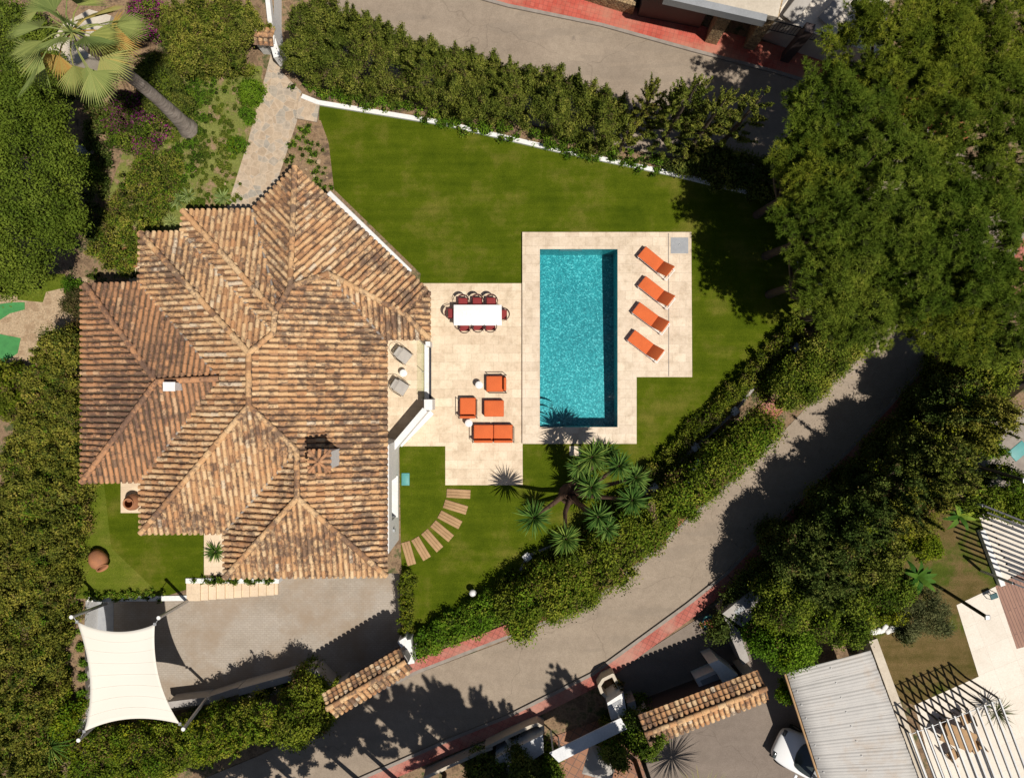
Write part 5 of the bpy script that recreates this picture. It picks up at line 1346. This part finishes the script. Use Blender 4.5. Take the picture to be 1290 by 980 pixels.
# lower hedge along the road
hedge('road_hedge', [(640, 785, 2.3, 2.1), (715, 746, 2.5, 2.4), (775, 708, 2.6, 2.2), (835, 655, 2.6, 1.7), (895, 605, 2.6, 1.6), (950, 556, 2.4, 1.6), (977, 527, 2.2, 1.3)], 430, GR, .3, .52,
      ['ficus', 'core', 'drybush', 'bright'], 'tall thick green hedge along the lower road below the palms', leaf=.1, dens=230, mixw=[.06, .09], core=.64, asp=.55, rough=.6, sp=(60, .3, .7, .13, .2))
hedge('road_hedge', [(994, 500, 2.2, 1.6), (1045, 452, 2.3, 2.1), (1092, 408, 2.2, 2.0)], 170, GR, .3, .5, ['ficus', 'core', 'cyp'], 'tall hedge between the pavement gap and the pines', leaf=.1, dens=230, mixw=[.15], rough=.5)
hedge('low_hedge', [(528, 817, .9, 1.0), (570, 798, 1.0, 1.3), (625, 770, 1.2, 1.4)], 150, GR, .22, .38, ['bright', 'core', 'ficus'], 'bright green low hedge beside the pink pavement and the gate', leaf=.11, dens=190, mixw=[.1])
hedge('clipped_hedge', [(513, 722, .45, .5), (511, 760, .45, .55), (513, 800, .45, .6)], 90, 0, .12, .2, ['box', 'core', 'lime'], 'narrow clipped hedge between the driveway and the lawn', leaf=.08, dens=260, mixw=[.15])
hedge('box_hedge', [(1014, 402, .7, .7), (962, 458, .7, .75), (908, 516, .7, .75), (862, 560, .7, .75), (812, 608, .7, .8)], 330, 0, .14, .26, ['box', 'core', 'lime', 'drybush'], 'knee high box hedge curving along the right edge of the lawn', leaf=.085, dens=260, mixw=[.05, .06])
hedge('box_hedge', [(800, 622, .5, .5), (760, 660, .5, .6), (690, 702, .6, .6), (630, 742, .6, .7)], 130, 0, .14, .26, ['box', 'core', 'ficus'], 'shaded box hedge below the yucca heads', leaf=.085, dens=240, mixw=[.2])
hedge('creeping_hedge', [(105, 751, .2, .34), (205, 749, .2, .34)], 70, 0, .1, .17, ['ficus', 'core', 'bright'], 'creeping hedge on the wall below the side lawn', leaf=.09, dens=240, mixw=[.2])
hedge('creeping_hedge', [(243, 731, .3, .28), (345, 731, .3, .28)], 70, 0, .09, .15, ['ficus', 'core', 'bright'], 'creeping hedge along the eave above the stone steps', leaf=.08, dens=240, mixw=[.1])
# left side
hedge('boundary_hedge', [(66, 425, 3, 1.5), (47, 520, 3.2, 2.8), (32, 610, 3.2, 3.1), (18, 710, 3.1, 3.1), (4, 800, 3.0, 3.2), (-4, 900, 2.8, 3.4), (-10, 1010, 2.6, 3.4)], 620, 0, .34, .56,
      ['cyp', 'core', 'drybush', 'cypdark', 'bright'], 'wide olive green cypress hedge along the left side of the villa', plume=.9, lean=.5, leaf=.095, dens=250, mixw=[.04, .12, .03])
hedge('garden_hedge', [(-20, 30, 2.5, 3), (40, 60, 2.2, 2.6), (52, 110, 1.8, 1.6)], 130, 0, .3, .5, ['round', 'core', 'cypdark'], 'dark green shrubs left of the fan palm at the photo corner', 'shrubs', leaf=.1, dens=210, mixw=[.2])
c = W(-28, 215, 7.2); bl = dome_blobs((c.x, c.y, 5.2), 2.9, 4.5, 2.6, 320, .32, .6, fill=.12)
tree('canopy_tree', (c.x, c.y, 0), bl, ['round', 'core'], 'dense rounded green tree filling the left edge below the fan palm', tr=.25, leaf=.1, dens=240, asp=.5, rough=.4)
shrub('small_tree', 97, 215, 2.8, .62, ['round', 'core'], 'small round pale green tree beside the low white wall', 'tree', n=22, br=(.25, .4), dens=230)
shrub('bougainvillea', 165, 150, 1.5, 1.55, ['ficus', 'core', 'magenta', 'drybush'], 'bougainvillea bush with magenta bracts beside the palm trunk', n=80, ry=1.5, mixw=[.24, .08], br=(.25, .42), dens=230)
shrub('bougainvillea', 188, 22, 2.2, 1.1, ['ficus', 'core', 'magenta'], 'bougainvillea with magenta flowers at the top beside the palm fronds', n=40, mixw=[.22], br=(.25, .42), dens=230)
hedge('garden_hedge', [(205, 48, 2.0, 2.4), (260, 30, 2.2, 3.2), (310, 42, 2.3, 2.3)], 190, 0, .26, .45, ['cyp', 'core', 'ficus', 'drybush'], 'broad clipped green hedge at the top beside the pedestrian gate', leaf=.085, dens=270, mixw=[.12, .04], plume=1.1)
hedge('garden_hedge', [(185, 70, 1.6, 1.6), (196, 108, 1.5, 1.9), (222, 140, 1.3, 1.2)], 130, 0, .2, .38, ['cypdark', 'core', 'ficus'], 'dark green shrubs behind the leaning palm trunk', 'shrubs', leaf=.085, dens=250, mixw=[.1])
hedge('scrub_hedge', [(205, 190, .5, 1.8), (185, 235, .7, 2.4), (152, 285, .9, 2.2), (128, 330, .7, 2.2)], 330, 0, .12, .28, ['cyp', 'core', 'bright', 'drybush', 'ficus'], 'rambling olive green scrub left of the villa roof corner', 'shrubs', leaf=.085, dens=230, mixw=[.14, .08, .12])
hedge('dark_shrubbery', [(112, 110, .7, .8), (120, 190, .8, 1.0), (112, 250, .8, .9), (108, 300, .8, .8)], 90, 0, .15, .32, ['cypdark', 'core', 'drybush'], 'added dark low shrubs standing in for shade right of the rounded canopy tree', 'shrubs', leaf=.09, dens=200, mixw=[.08])  # low dark shrubs added in place of the tree's missing shadow
shrub('dry_shrub', 92, 382, 1.0, .7, ['drybush', 'core'], 'dry brown bush at the upper corner of the left roof', n=22, dens=180)
shrub('dry_shrub', 95, 418, 1.4, .6, ['drybush', 'core', 'ficus'], 'dry bush between the hedge and the left roof edge', n=22, dens=180, mixw=[.2])
shrub('round_bush', 88, 362, 1.0, .5, ['bright', 'core'], 'small green bush near the little lawn on the left', n=14)
shrub('leafy_bush', 5, 492, 2.2, 1.3, ['box', 'core', 'lime', 'drybush'], 'yellowish leafy bush beside the green play surface', n=50, mixw=[.12, .1], leaf=.12)
shrub('lime_bush', 66, 905, 1.9, 1.1, ['lime', 'core', 'bright'], 'yellow green bush left of the shade sail', n=46, mixw=[.2], leaf=.1)
hedge('mixed_shrubbery', [(80, 968, .9, 2.6), (150, 962, .9, 2.6), (230, 945, 1.2, 2.0), (295, 922, 2.0, 1.7), (345, 908, 2.6, 1.6)], 360, GR, .25, .45, ['ficus', 'core', 'bright', 'drybush', 'lime'],
      'mixed green shrubbery below the shade sail and driveway wall', 'shrubs', leaf=.1, dens=210, mixw=[.12, .05, .04], sp=(40, .5, 1.3, .13, .25))
shrub('broad_bush', 378, 902, 3.2, 1.25, ['ficus', 'core', 'drybush'], 'large round dark bush at the left end of the tiled gate', n=110, ry=1.75, base=GR, mixw=[.06], leaf=.11, br=(.28, .46), dens=220, rough=.5)
k = 0
for i, (px, py) in enumerate([(83, 790), (93, 797), (80, 808), (101, 815), (82, 828), (104, 834), (84, 845), (105, 852), (103, 872), (86, 800)]):
    shrub('edging_plant', px, py, .32, .24, ['bright', 'core'], 'small green edging plant in the earth strip left of the shade sail', 'plant', group='edging plants by the sail', n=6, br=(.3, .45), dens=250)
struct('planting_strip', [(74, 762), (106, 762), (108, 905), (72, 905)], .012, 'bed')
# path bushes
shrub('round_bush', 315, 114, .9, .56, ['bright', 'core'], 'largest round green bush left of the stone path', n=26, br=(.3, .42), dens=260)
shrub('round_bush', 310, 145, .6, .38, ['bright', 'core'], 'middle round green bush left of the stone path', n=16, br=(.3, .42), dens=260)
shrub('round_bush', 297, 183, .6, .42, ['bright', 'core', 'lime'], 'round bush left of the path, nearest the villa', n=18, br=(.3, .42), dens=260, mixw=[.2])
def patches(name, pts, mats, label, kind='stuff', h=.14, r=.3, n=12, leaf=.06):
    bl = []
    for px, py in pts:
        for k in range(n):
            v = W(px+random.gauss(0, 4.5), py+random.gauss(0, 3.5), .1); q = random.uniform(.1, .2)
            bl.append([v.x, v.y, random.uniform(.0, h*.6), q, q, q*.6, 0, 0, 1])
    v = W(*pts[0], 0)
    return tag(foliage(name, bl, mats, None, (v.x, v.y, 0), leaf=leaf, dens=220), label, 'grass' if 'tuft' in name else 'plants', kind=kind)
patches('ground_cover', [(252, 82), (262, 88), (272, 84), (240, 96), (248, 104), (233, 114), (266, 100), (250, 118), (258, 126), (245, 130), (266, 116), (228, 124), (240, 138), (256, 146), (250, 162), (243, 178), (246, 196), (232, 182), (223, 190), (238, 210), (232, 225), (232, 246), (205, 215), (195, 232), (188, 205), (214, 240)],
        ['bright', 'core'], 'patches of green ground cover on the sloping lawn')
patches('ground_cover', [(384, 165), (390, 178), (398, 190), (392, 205), (402, 215), (400, 230), (385, 190), (408, 236), (378, 170), (366, 180), (363, 200)], ['bright', 'core'], 'sparse green plants in the bed beside the lawn corner', n=6)
patches('ground_cover', [(172, 305), (180, 280), (190, 262), (205, 258), (196, 275), (165, 345), (120, 350)], ['ficus', 'core'], 'weeds in the strip beside the roof corner', n=8)
pts = []
while len(pts) < 150:
    x, y = random.uniform(190, 325), random.uniform(85, 262)
    if 238-(y-80)*.25 < x < 322-(y-110)*.2: pts.append((x, y))
patches('grass_tufts', pts[:75], ['round', 'round'], 'yellow green grass tufts all over the sloping lawn', n=4, h=.04, leaf=.05)
patches('grass_tufts', pts[75:], ['cyp', 'cyp'], 'olive grass tufts all over the sloping lawn', n=3, h=.06, leaf=.06)
mb = MB()
for px, py, s in [(391, 200, .18), (402, 204, .25), (396, 222, .16), (386, 214, .14), (236, 141, .22), (199, 158, .15), (372, 246, .1), (284, 232, .12), (412, 224, .12)]:
    v = W(px, py, 0); mb.rbox((v.x, v.y, .04), (s, s*.8, s*.6), s*.28, rz=random.random()*3)
tag(mb.build('rocks', 'sand'), 'pale stones scattered in the beds left of the lawn', 'stones', kind='stuff')
# ---- rosette plants
def blade(mb, base, dirv, L_, w, droop, mi=0, t=.5, fold=.25, n=5):
    d = Vector(dirv).normalized(); p = Vector(base); vs = []; st = L_/n
    for i in range(n+1):
        s = d.cross(Vector((0, 0, 1)))
        s = s.normalized() if s.length > .05 else Vector((1, 0, 0))
        f = i/n; ww = w*(.55+1.3*f if f < .35 else 1.0*(1-((f-.35)/.65)**1.6)+.02)
        up = s.cross(d)
        vs += [p-s*ww*.5+up*ww*fold, p, p+s*ww*.5+up*ww*fold]
        p = p+d*st; d = (d+Vector((0, 0, -droop*(.4+f)))).normalized()
    fs = []
    for i in range(n): a = i*3; fs += [(a, a+1, a+4, a+3), (a+1, a+2, a+5, a+4)]
    mb.add(vs, fs, mi, t, False)
def rosette(c, n, L_, w, droop=.1, zlo=-.3, mi=0, t0=.2, t1=.9):
    mb = MB()
    for k in range(n):
        az = k*2.399963+random.gauss(0, .15); el = zlo+(1.45-zlo)*((k+.5)/n)**1.25+random.gauss(0, .06)
        l = L_*random.uniform(.78, 1.08)*(1 if el < 1 else .75)
        blade(mb, (c[0]+.05*math.cos(az), c[1]+.05*math.sin(az), c[2]), (math.cos(az)*math.cos(el), math.sin(az)*math.cos(el), math.sin(el)), l, w, droop, mi, random.uniform(t0, t1))
    return mb
yb = W(717, 622, 0)
yt = empty('yucca_tree', yb, 'multi stemmed yucca with spiky rosettes beside the lower end of the pool', 'yucca')
heads = [(673, 652, 3.5), (713, 679, 3.6), (754, 651, 3.7), (765, 666, 3.0), (797, 630, 3.8), (745, 614, 3.1), (780, 587, 3.9), (801, 602, 3.3), (746, 576, 3.7), (762, 573, 3.2), (733, 600, 2.4), (730, 588, 3.0)]
for i, (px, py, h) in enumerate(heads):
    c = W(px, py, h); L_ = .78 if i not in (3, 10, 11) else .62
    mb = rosette(c, 95 if L_ > .7 else 70, L_*random.uniform(.85, 1.12), .055, .085, -.55); mb.build('leaf_rosette', 'yucca', yt)
    k = Vector((yb.x+(c.x-yb.x)*.45+random.gauss(0, .1), yb.y+(c.y-yb.y)*.45, h*.42)); mb = MB()
    mb.tube([yb+Vector((random.gauss(0, .12), random.gauss(0, .12), 0)), k, c-Vector((0, 0, .05))], [.15, .1, .06], 8); mb.build('stem', 'yuccabark', yt)
mb = MB(); mb.lathe([(.5, 0), (.42, .2), (.3, .5), (.2, .7)], 12, yb); mb.build('trunk_base', 'yuccabark', yt)
def agave(px, py, h, r, label, n=34, mat='agave', w=.055, z=0., cat='plant', name='agave', droop=.05, zlo=0.05):
    v = W(px, py, h); o = rosette((v.x, v.y, z+.05), n, r, w, droop, zlo).build(name, mat, None, True, loc=(v.x, v.y, z)); return tag(o, label, cat)
agave(222, 252, .2, .5, 'pale spiky agave at the upper left roof corner, nearer the path')
agave(236, 246, .2, .42, 'small pale agave tuft above the roof edge beside the weedy lawn')
agave(214, 279, .2, .45, 'pale spiky agave beside the lower step of the roof corner')
agave(279, 249, .2, .45, 'grey green agave rosette at the eave beside the stone path')
agave(162, 325, .3, .5, 'grey green agave growing in a round clay ring left of the roof', n=44)
mb = MB(); v = W(166, 325, 0); mb.lathe([(.48, 0), (.5, .22), (.42, .22), (.4, .05)], 28, v); tag(mb.build('plant_ring', 'terracotta'), 'round clay planting ring around the agave left of the roof', 'planter')
agave(269, 696, .3, .55, 'bright green spiky plant on the pale paving above the stone steps', n=60, mat='yucca', w=.05, z=.03, name='spiky_plant')
agave(1262, 900, .9, .8, 'feathery palm crown beside the louvre pergola', n=70, mat='greygreen', w=.035, z=.5, name='small_palm', droop=.12)
agave(885, 1010, 1.5, 1.5, 'dark spiky palm beyond the lower forecourt at the photo bottom', n=190, mat='palmleaf', w=.03, z=1.2, name='small_palm', droop=.1)
agave(62, 940, 1.3, 1.1, 'dark fan leaved palm in the hedge left of the shade sail', n=60, mat='yucca', w=.06, z=1.2, name='small_palm', droop=.1)
# ---- fan palm
pb = W(238, 163, 0); ptop = W(92, 42, 9.3)
palm = empty('fan_palm', pb, 'tall fan palm with a thick grey trunk and yellowing lower fronds', 'palm tree')
mb = MB(); n = 26; pts = []; rad = []
for i in range(n+1):
    f = i/n; pts.append(pb.lerp(ptop, f)+Vector((.12*math.sin(f*3), .08*math.sin(f*4), 0))); rad.append((.36-.1*min(1, f*3)-.06*f)+(.012 if i % 2 else 0)+(.1*max(0, 1-f*14)))
mb.tube(pts, rad, 18); mb.build('trunk', 'palmbark', palm)
def frond(az, el, plen, fr, tint, dead=False):
    mb = MB(); d = Vector((math.cos(az)*math.cos(el), math.sin(az)*math.cos(el), math.sin(el)))
    c = Vector(ptop)+Vector((0, 0, .1)); tipd = Vector((d.x, d.y, d.z-.6)).normalized()
    hub = c+d*plen*.6+tipd*plen*.4
    mb.tube([c, c+d*plen*.6, hub], [.035, .025, .018], 5, 0, min(1, tint+.1))
    s = tipd.cross(Vector((0, 0, 1))).normalized(); up = s.cross(tipd); m = 24
    ro_ = random.gauss(0, .75); s, up = s*math.cos(ro_)+up*math.sin(ro_), up*math.cos(ro_)-s*math.sin(ro_)
    for k in range(m):
        a = -1.1+2.2*k/(m-1); L_ = fr*(.72+.28*math.cos(a*.75))*random.uniform(.93, 1.05)
        dd = (tipd*math.cos(a)+s*math.sin(a)+up*(.12-.18*abs(a)/2)).normalized()
        # inner part joined, outer third split and drooping
        t = min(1, max(0, tint+random.gauss(0, .07)))
        w = .05*fr
        side = dd.cross(up).normalized(); vs = []; p = Vector(hub); q = Vector(dd); nn = 6
        for i in range(nn+1):
            f = i/nn; ww = .1*f*L_+.004 if f < .55 else .055*L_*(1-(f-.55)/.45)+.006
            vs += [p-side*ww*.5-up*ww*.15, p+up*ww*.15, p+side*ww*.5-up*ww*.15]
            p = p+q*(L_/nn); q = (q+Vector((0, 0, -(.02+(.4 if not dead else .6)*max(0, f-.45))))).normalized()
        fs = []
        for i in range(nn): b_ = i*3; fs += [(b_, b_+1, b_+4, b_+3), (b_+1, b_+2, b_+5, b_+4)]
        mb.add(vs, fs, 0, t)
    mb.build('frond', 'palmleaf', palm)
for k in range(20):
    az = k*2.399963+random.gauss(0, .35); f = k/19; el = 1.25-1.75*f+random.gauss(0, .1)
    frond(az, el, random.uniform(.9, 1.75)*(1 if f > .25 else .6), random.uniform(1.05, 1.3)*(1 if f > .2 else .75), .2+.45*random.random()*f, False)
for az, el, t in ((R(8), -.15, .93), (R(-42), -.1, .62), (R(215), -.45, .95), (R(-80), -.4, .5), (R(60), -.4, .7)):
    frond(az, el, 1.15, 1.12, t, el < -.4)
# ---- lower right mixed trees
TR = [(1000, 768, 3.6, 1.4, 'ficus', 'leafy green tree beside the white wall block of the forecourt'), (1040, 722, 4.2, 1.7, 'cypdark', 'dark conifer like tree left of the dry lawn'),
      (1006, 820, 3.0, 1.2, 'bright', 'bright green tree at the end of the tiled gate'), (1072, 785, 3.8, 1.5, 'ficus', 'rounded tree hanging over the carport corner'),
      (1108, 705, 4.4, 1.6, 'cyp', 'olive green conifer left of the yellow shrub'), (1092, 665, 4.6, 1.3, 'cypdark', 'dark tree along the shaded lower road'),
      (1143, 628, 4.6, 1.3, 'cypdark', 'tall dark conifer in the middle of the roadside row'), (1165, 640, 4.6, 1.4, 'cyp', 'feathery olive tree above the dry lawn'),
      (1192, 575, 4.6, 1.3, 'cypdark', 'dark roadside conifer nearer the pines'), (1205, 590, 5.0, 1.5, 'cyp', 'layered olive conifer beside the dark post'),
      (1228, 518, 4.2, 1.4, 'cypdark', 'tall dark roadside tree below the pines'), (1262, 470, 4.0, 1.5, 'ficus', 'shaded leafy tree at the right edge below the pines'),
      (1262, 528, 5.2, 1.3, 'cyp', 'olive tree at the right edge above the teal table'), (1128, 745, 3.4, 1.1, 'ficus', 'low leafy tree at the left of the grey olive'), (1015, 700, 3.4, 1.1, 'cypdark', 'low dark tree closest to the shaded kerb'),
      (968, 812, 2.4, .8, 'bright', 'small leafy tree covering the sloping white wall')]
for px, py, h, r, m_, lb in TR:
    c = W(px, py, h-.5)
    if m_ in ('cyp', 'cypdark'):
        bl = dome_blobs((c.x, c.y, h*.35), r, r, h*.65, int(75*r*r/2)+16, .17, .36, axis_out=1.0, fill=.25, plume=1.7); bl = spires(bl, int(r*7), .7, 1.6, .15, .3)
    else: bl = dome_blobs((c.x, c.y, h*.35), r, r, h*.65, int(60*r*r/2)+16, .26, .45, fill=.25)
    lo = dome_blobs((c.x, c.y, GR), r*.9, r*.9, h*.5, 16, .4, .6)
    tree('leafy_tree' if m_ in ('ficus', 'bright') else 'conifer_tree', (c.x, c.y, GR), bl+lo, [m_, 'core', 'drybush', 'lime'], lb, 'tree', tr=.12, leaf=.1, dens=210, mixw=[.03, .015], rough=.55, core=.66)
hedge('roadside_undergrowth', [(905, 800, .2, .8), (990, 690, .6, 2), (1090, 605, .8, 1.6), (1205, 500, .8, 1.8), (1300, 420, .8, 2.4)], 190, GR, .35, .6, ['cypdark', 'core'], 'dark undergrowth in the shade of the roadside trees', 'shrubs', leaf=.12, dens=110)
shrub('yellow_shrub', 1170, 690, 1.5, .75, ['lime', 'core'], 'bright yellow green shrub at the corner of the dry lawn', n=26, leaf=.1)
shrub('yellow_shrub', 1253, 565, 2.2, .5, ['lime', 'core', 'bright'], 'yellow green shrub beside the lane at the right edge', n=18, leaf=.1, mixw=[.2])
shrub('yellow_shrub', 1128, 772, 2.0, .7, ['lime', 'core', 'ficus'], 'yellowish shrub between the trees and the grey olive', n=22, leaf=.1, mixw=[.3])
shrub('yellow_shrub', 1280, 640, 2.6, .9, ['lime', 'core', 'ficus', 'drybush'], 'yellow green bush with rusty leaves overhanging the slatted pergola', n=34, leaf=.1, mixw=[.2, .08])
shrub('yellow_shrub', 996, 875, 1.4, .5, ['lime', 'core', 'bright'], 'lime green branch tip beside the carport gutter', n=22, leaf=.1, mixw=[.3])
hedge('lane_hedge', [(1225, 625, 2.2, 1.2), (1265, 640, 2.2, 1.4), (1300, 600, 2.2, 1.4)], 70, 0, .25, .4, ['ficus', 'core', 'bright'], 'dark hedge screening the slatted pergola', leaf=.1, dens=200, mixw=[.15])
c = W(1180, 780, 2.6); bl = dome_blobs((c.x, c.y, 1.5), 1.25, 1.1, 1.4, 60, .16, .34, fill=.4)
tree('olive_tree', W(1150, 765, 0), bl, ['greygreen', 'greygreen'], 'sparse grey green olive tree between the dry lawn and the patio', 'olive tree', tr=.07, leaf=.11, dens=420, core=0, asp=.26, rough=.8)
def broad(px, py, h, n, L_, label, tt=.5):
    v = W(px, py, h); rt = empty('banana_plant', (v.x, v.y, 0), label, 'plant'); mb = MB(); mb.tube([(v.x, v.y, 0), (v.x+.05, v.y, h)], [.09, .05], 8); mb.build('stem', 'banana', rt)
    for k in range(n):
        mb = MB(); az = k*2.4+random.random()*.5; el = random.uniform(.1, .9)
        blade(mb, (v.x, v.y, h), (math.cos(az)*math.cos(el), math.sin(az)*math.cos(el), math.sin(el)), L_*random.uniform(.7, 1.1), L_*.24, .3, 0, min(1, max(0, random.gauss(tt, .2))), .12, 7); mb.build('leaf', 'banana', rt)
broad(1208, 650, 1.6, 13, .8, 'banana plant with broad leaves at the upper corner of the dry lawn', .45)
broad(1156, 726, 2.4, 16, .9, 'banana plant with long leaves hanging over the left of the dry lawn', .2)
shrub('rockery_plants', 1145, 800, 1.0, .5, ['greygreen', 'core'], 'grey green rockery plants beside the cream wall end', n=14, leaf=.08)
mb = MB()
for i in range(12): v = W(1098+i*4.2, 796-i*.5+random.gauss(0, 1.5), .1); mb.rbox((v.x, v.y, .1), (.28, .22, .2), .07, rz=random.random()*3)
tag(mb.build('rock_border', 'white'), 'row of pale rocks at the end of the cream wall', 'rocks', kind='stuff')
# bottom middle
for px, py, h, r, m_, lb in [(612, 996, 2.0, 1.0, 'cypdark', 'dark tree at the bottom beside the planter loop'), (656, 990, 2.4, 1.0, 'cypdark', 'dark leafy tree at the bottom in front of the pale roof panel'), (692, 990, 2.0, .8, 'ficus', 'green tree at the bottom left of the terracotta courtyard'),
        (780, 962, 2.6, .8, 'cyp', 'narrow olive conifer at the bottom beside the pale parasol'), (820, 945, 2.8, 1.1, 'ficus', 'dark leafy tree at the bottom left of the lower forecourt'), (800, 915, 1.6, .6, 'cypdark', 'small dark tree at the left end of the wider gate')]:
    c = W(px, py, h-.4); bl = dome_blobs((c.x, c.y, GR+.3), r, r, h-GR-.3, int(70*r*r)+14, .2, .4, axis_out=.4, fill=.2)
    tree('leafy_tree', (c.x, c.y, GR), bl, [m_, 'core', 'bright'], lb, 'tree', tr=.08, leaf=.1, dens=210, mixw=[.05], rough=.5)
shrub('dry_shrub', 781, 864, .2, .28, ['drybush', 'core'], 'dry pinkish shrub on the curved planter corner', base=GR, n=8)
# tall trees just below the photo that throw the road's shadows
for i, (px, py, h, r) in enumerate([(455, 985, 11, 1.5), (505, 985, 13, 1.6), (560, 975, 12.5, 1.7), (610, 985, 14, 1.7), (655, 975, 12.5, 1.6), (700, 985, 12, 1.4), (400, 1010, 10, 1.8), (350, 1030, 9, 2)]):
    rt = conifer((px, py), h, r, 'tall conifer beyond the lower road, its shadow lying across the asphalt', 'tall conifers below the lower road', n=170, zb=4.2, g0=GR, br=(.2, .4), leaf=.12, spread=1.0)
conifer((800, 930), 10.5, .6, 'slender conifer beyond the lower gate, its narrow shadow on the road', n=90, zb=4.5, g0=GR, leaf=.12)
conifer((800, 958), 11, 2.0, 'broad tall conifer below the lower gate, added to shade the white canopy', n=200, zb=4.2, g0=GR, leaf=.12, br=(.25, .45), plume=1.6)  # added conifer, placed so its crown keeps the sun off the canopy
# flowering pot
t = empty('flower_pot', (*at(893, 783, GR+.4), GR+.012), 'teal pot with pink flowers on the shaded lower forecourt', 'plant pot')
mb = MB(); mb.lathe([(.0, 0), (.2, 0), (.3, .45), (.33, .5), (.27, .5), (.24, .4), (0, .4)], 20); mb.build('pot', 'teal', t, False)
tl = world_loc(t); foliage('flowers', [[tl.x+random.gauss(0, .2), tl.y+random.gauss(0, .2), tl.z+random.uniform(.5, .8), .14, .14, .12, 0, 0, 1] for _ in range(12)], ['ficus', 'core', 'pinkf'], t, leaf=.08, dens=260, mixw=[.5])
# ================================================================ LIGHT, SKY, CAMERA
EL = R(66.5); sx, sy = .755, -.655      # direction towards the sun (horizontal)
l_ = math.hypot(sx, sy); sx /= l_; sy /= l_
world = bpy.data.worlds.new('World'); sc.world = world; world.use_nodes = True
nt = world.node_tree; bg = nt.nodes['Background']; sky = nt.nodes.new('ShaderNodeTexSky')
sky.sky_type = 'NISHITA'; sky.sun_disc = False; sky.sun_elevation = EL; sky.sun_rotation = math.atan2(sx, sy)
nt.links.new(sky.outputs[0], bg.inputs[0]); bg.inputs[1].default_value = .05
sd = bpy.data.lights.new('sun', 'SUN'); sd.energy = 5.0; sd.angle = R(.5); sd.color = (1, .94, .85)
so = bpy.data.objects.new('sun', sd); COL.objects.link(so)
dirv = Vector((sx*math.cos(EL), sy*math.cos(EL), math.sin(EL)))
so.rotation_euler = dirv.to_track_quat('Z', 'Y').to_euler(); so.location = (0, 0, 60)
cd = bpy.data.cameras.new('camera'); co = bpy.data.objects.new('camera', cd); COL.objects.link(co)
co.location = (0, 0, H); co.rotation_euler = (0, 0, 0); cd.sensor_width = 36; cd.lens = F/1290*36; cd.clip_end = 2000; cd.clip_start = .5
sc.camera = co
sc.render.engine = 'CYCLES'
vs_ = sc.view_settings; vs_.view_transform = 'Standard'; vs_.look = 'None'; vs_.gamma = 1; vs_.exposure = -.08; vs_.use_curve_mapping = False
sc.cycles.max_bounces = 6; sc.cycles.diffuse_bounces = 3; sc.cycles.transparent_max_bounces = 12; sc.cycles.caustics_refractive = False; sc.cycles.caustics_reflective = False
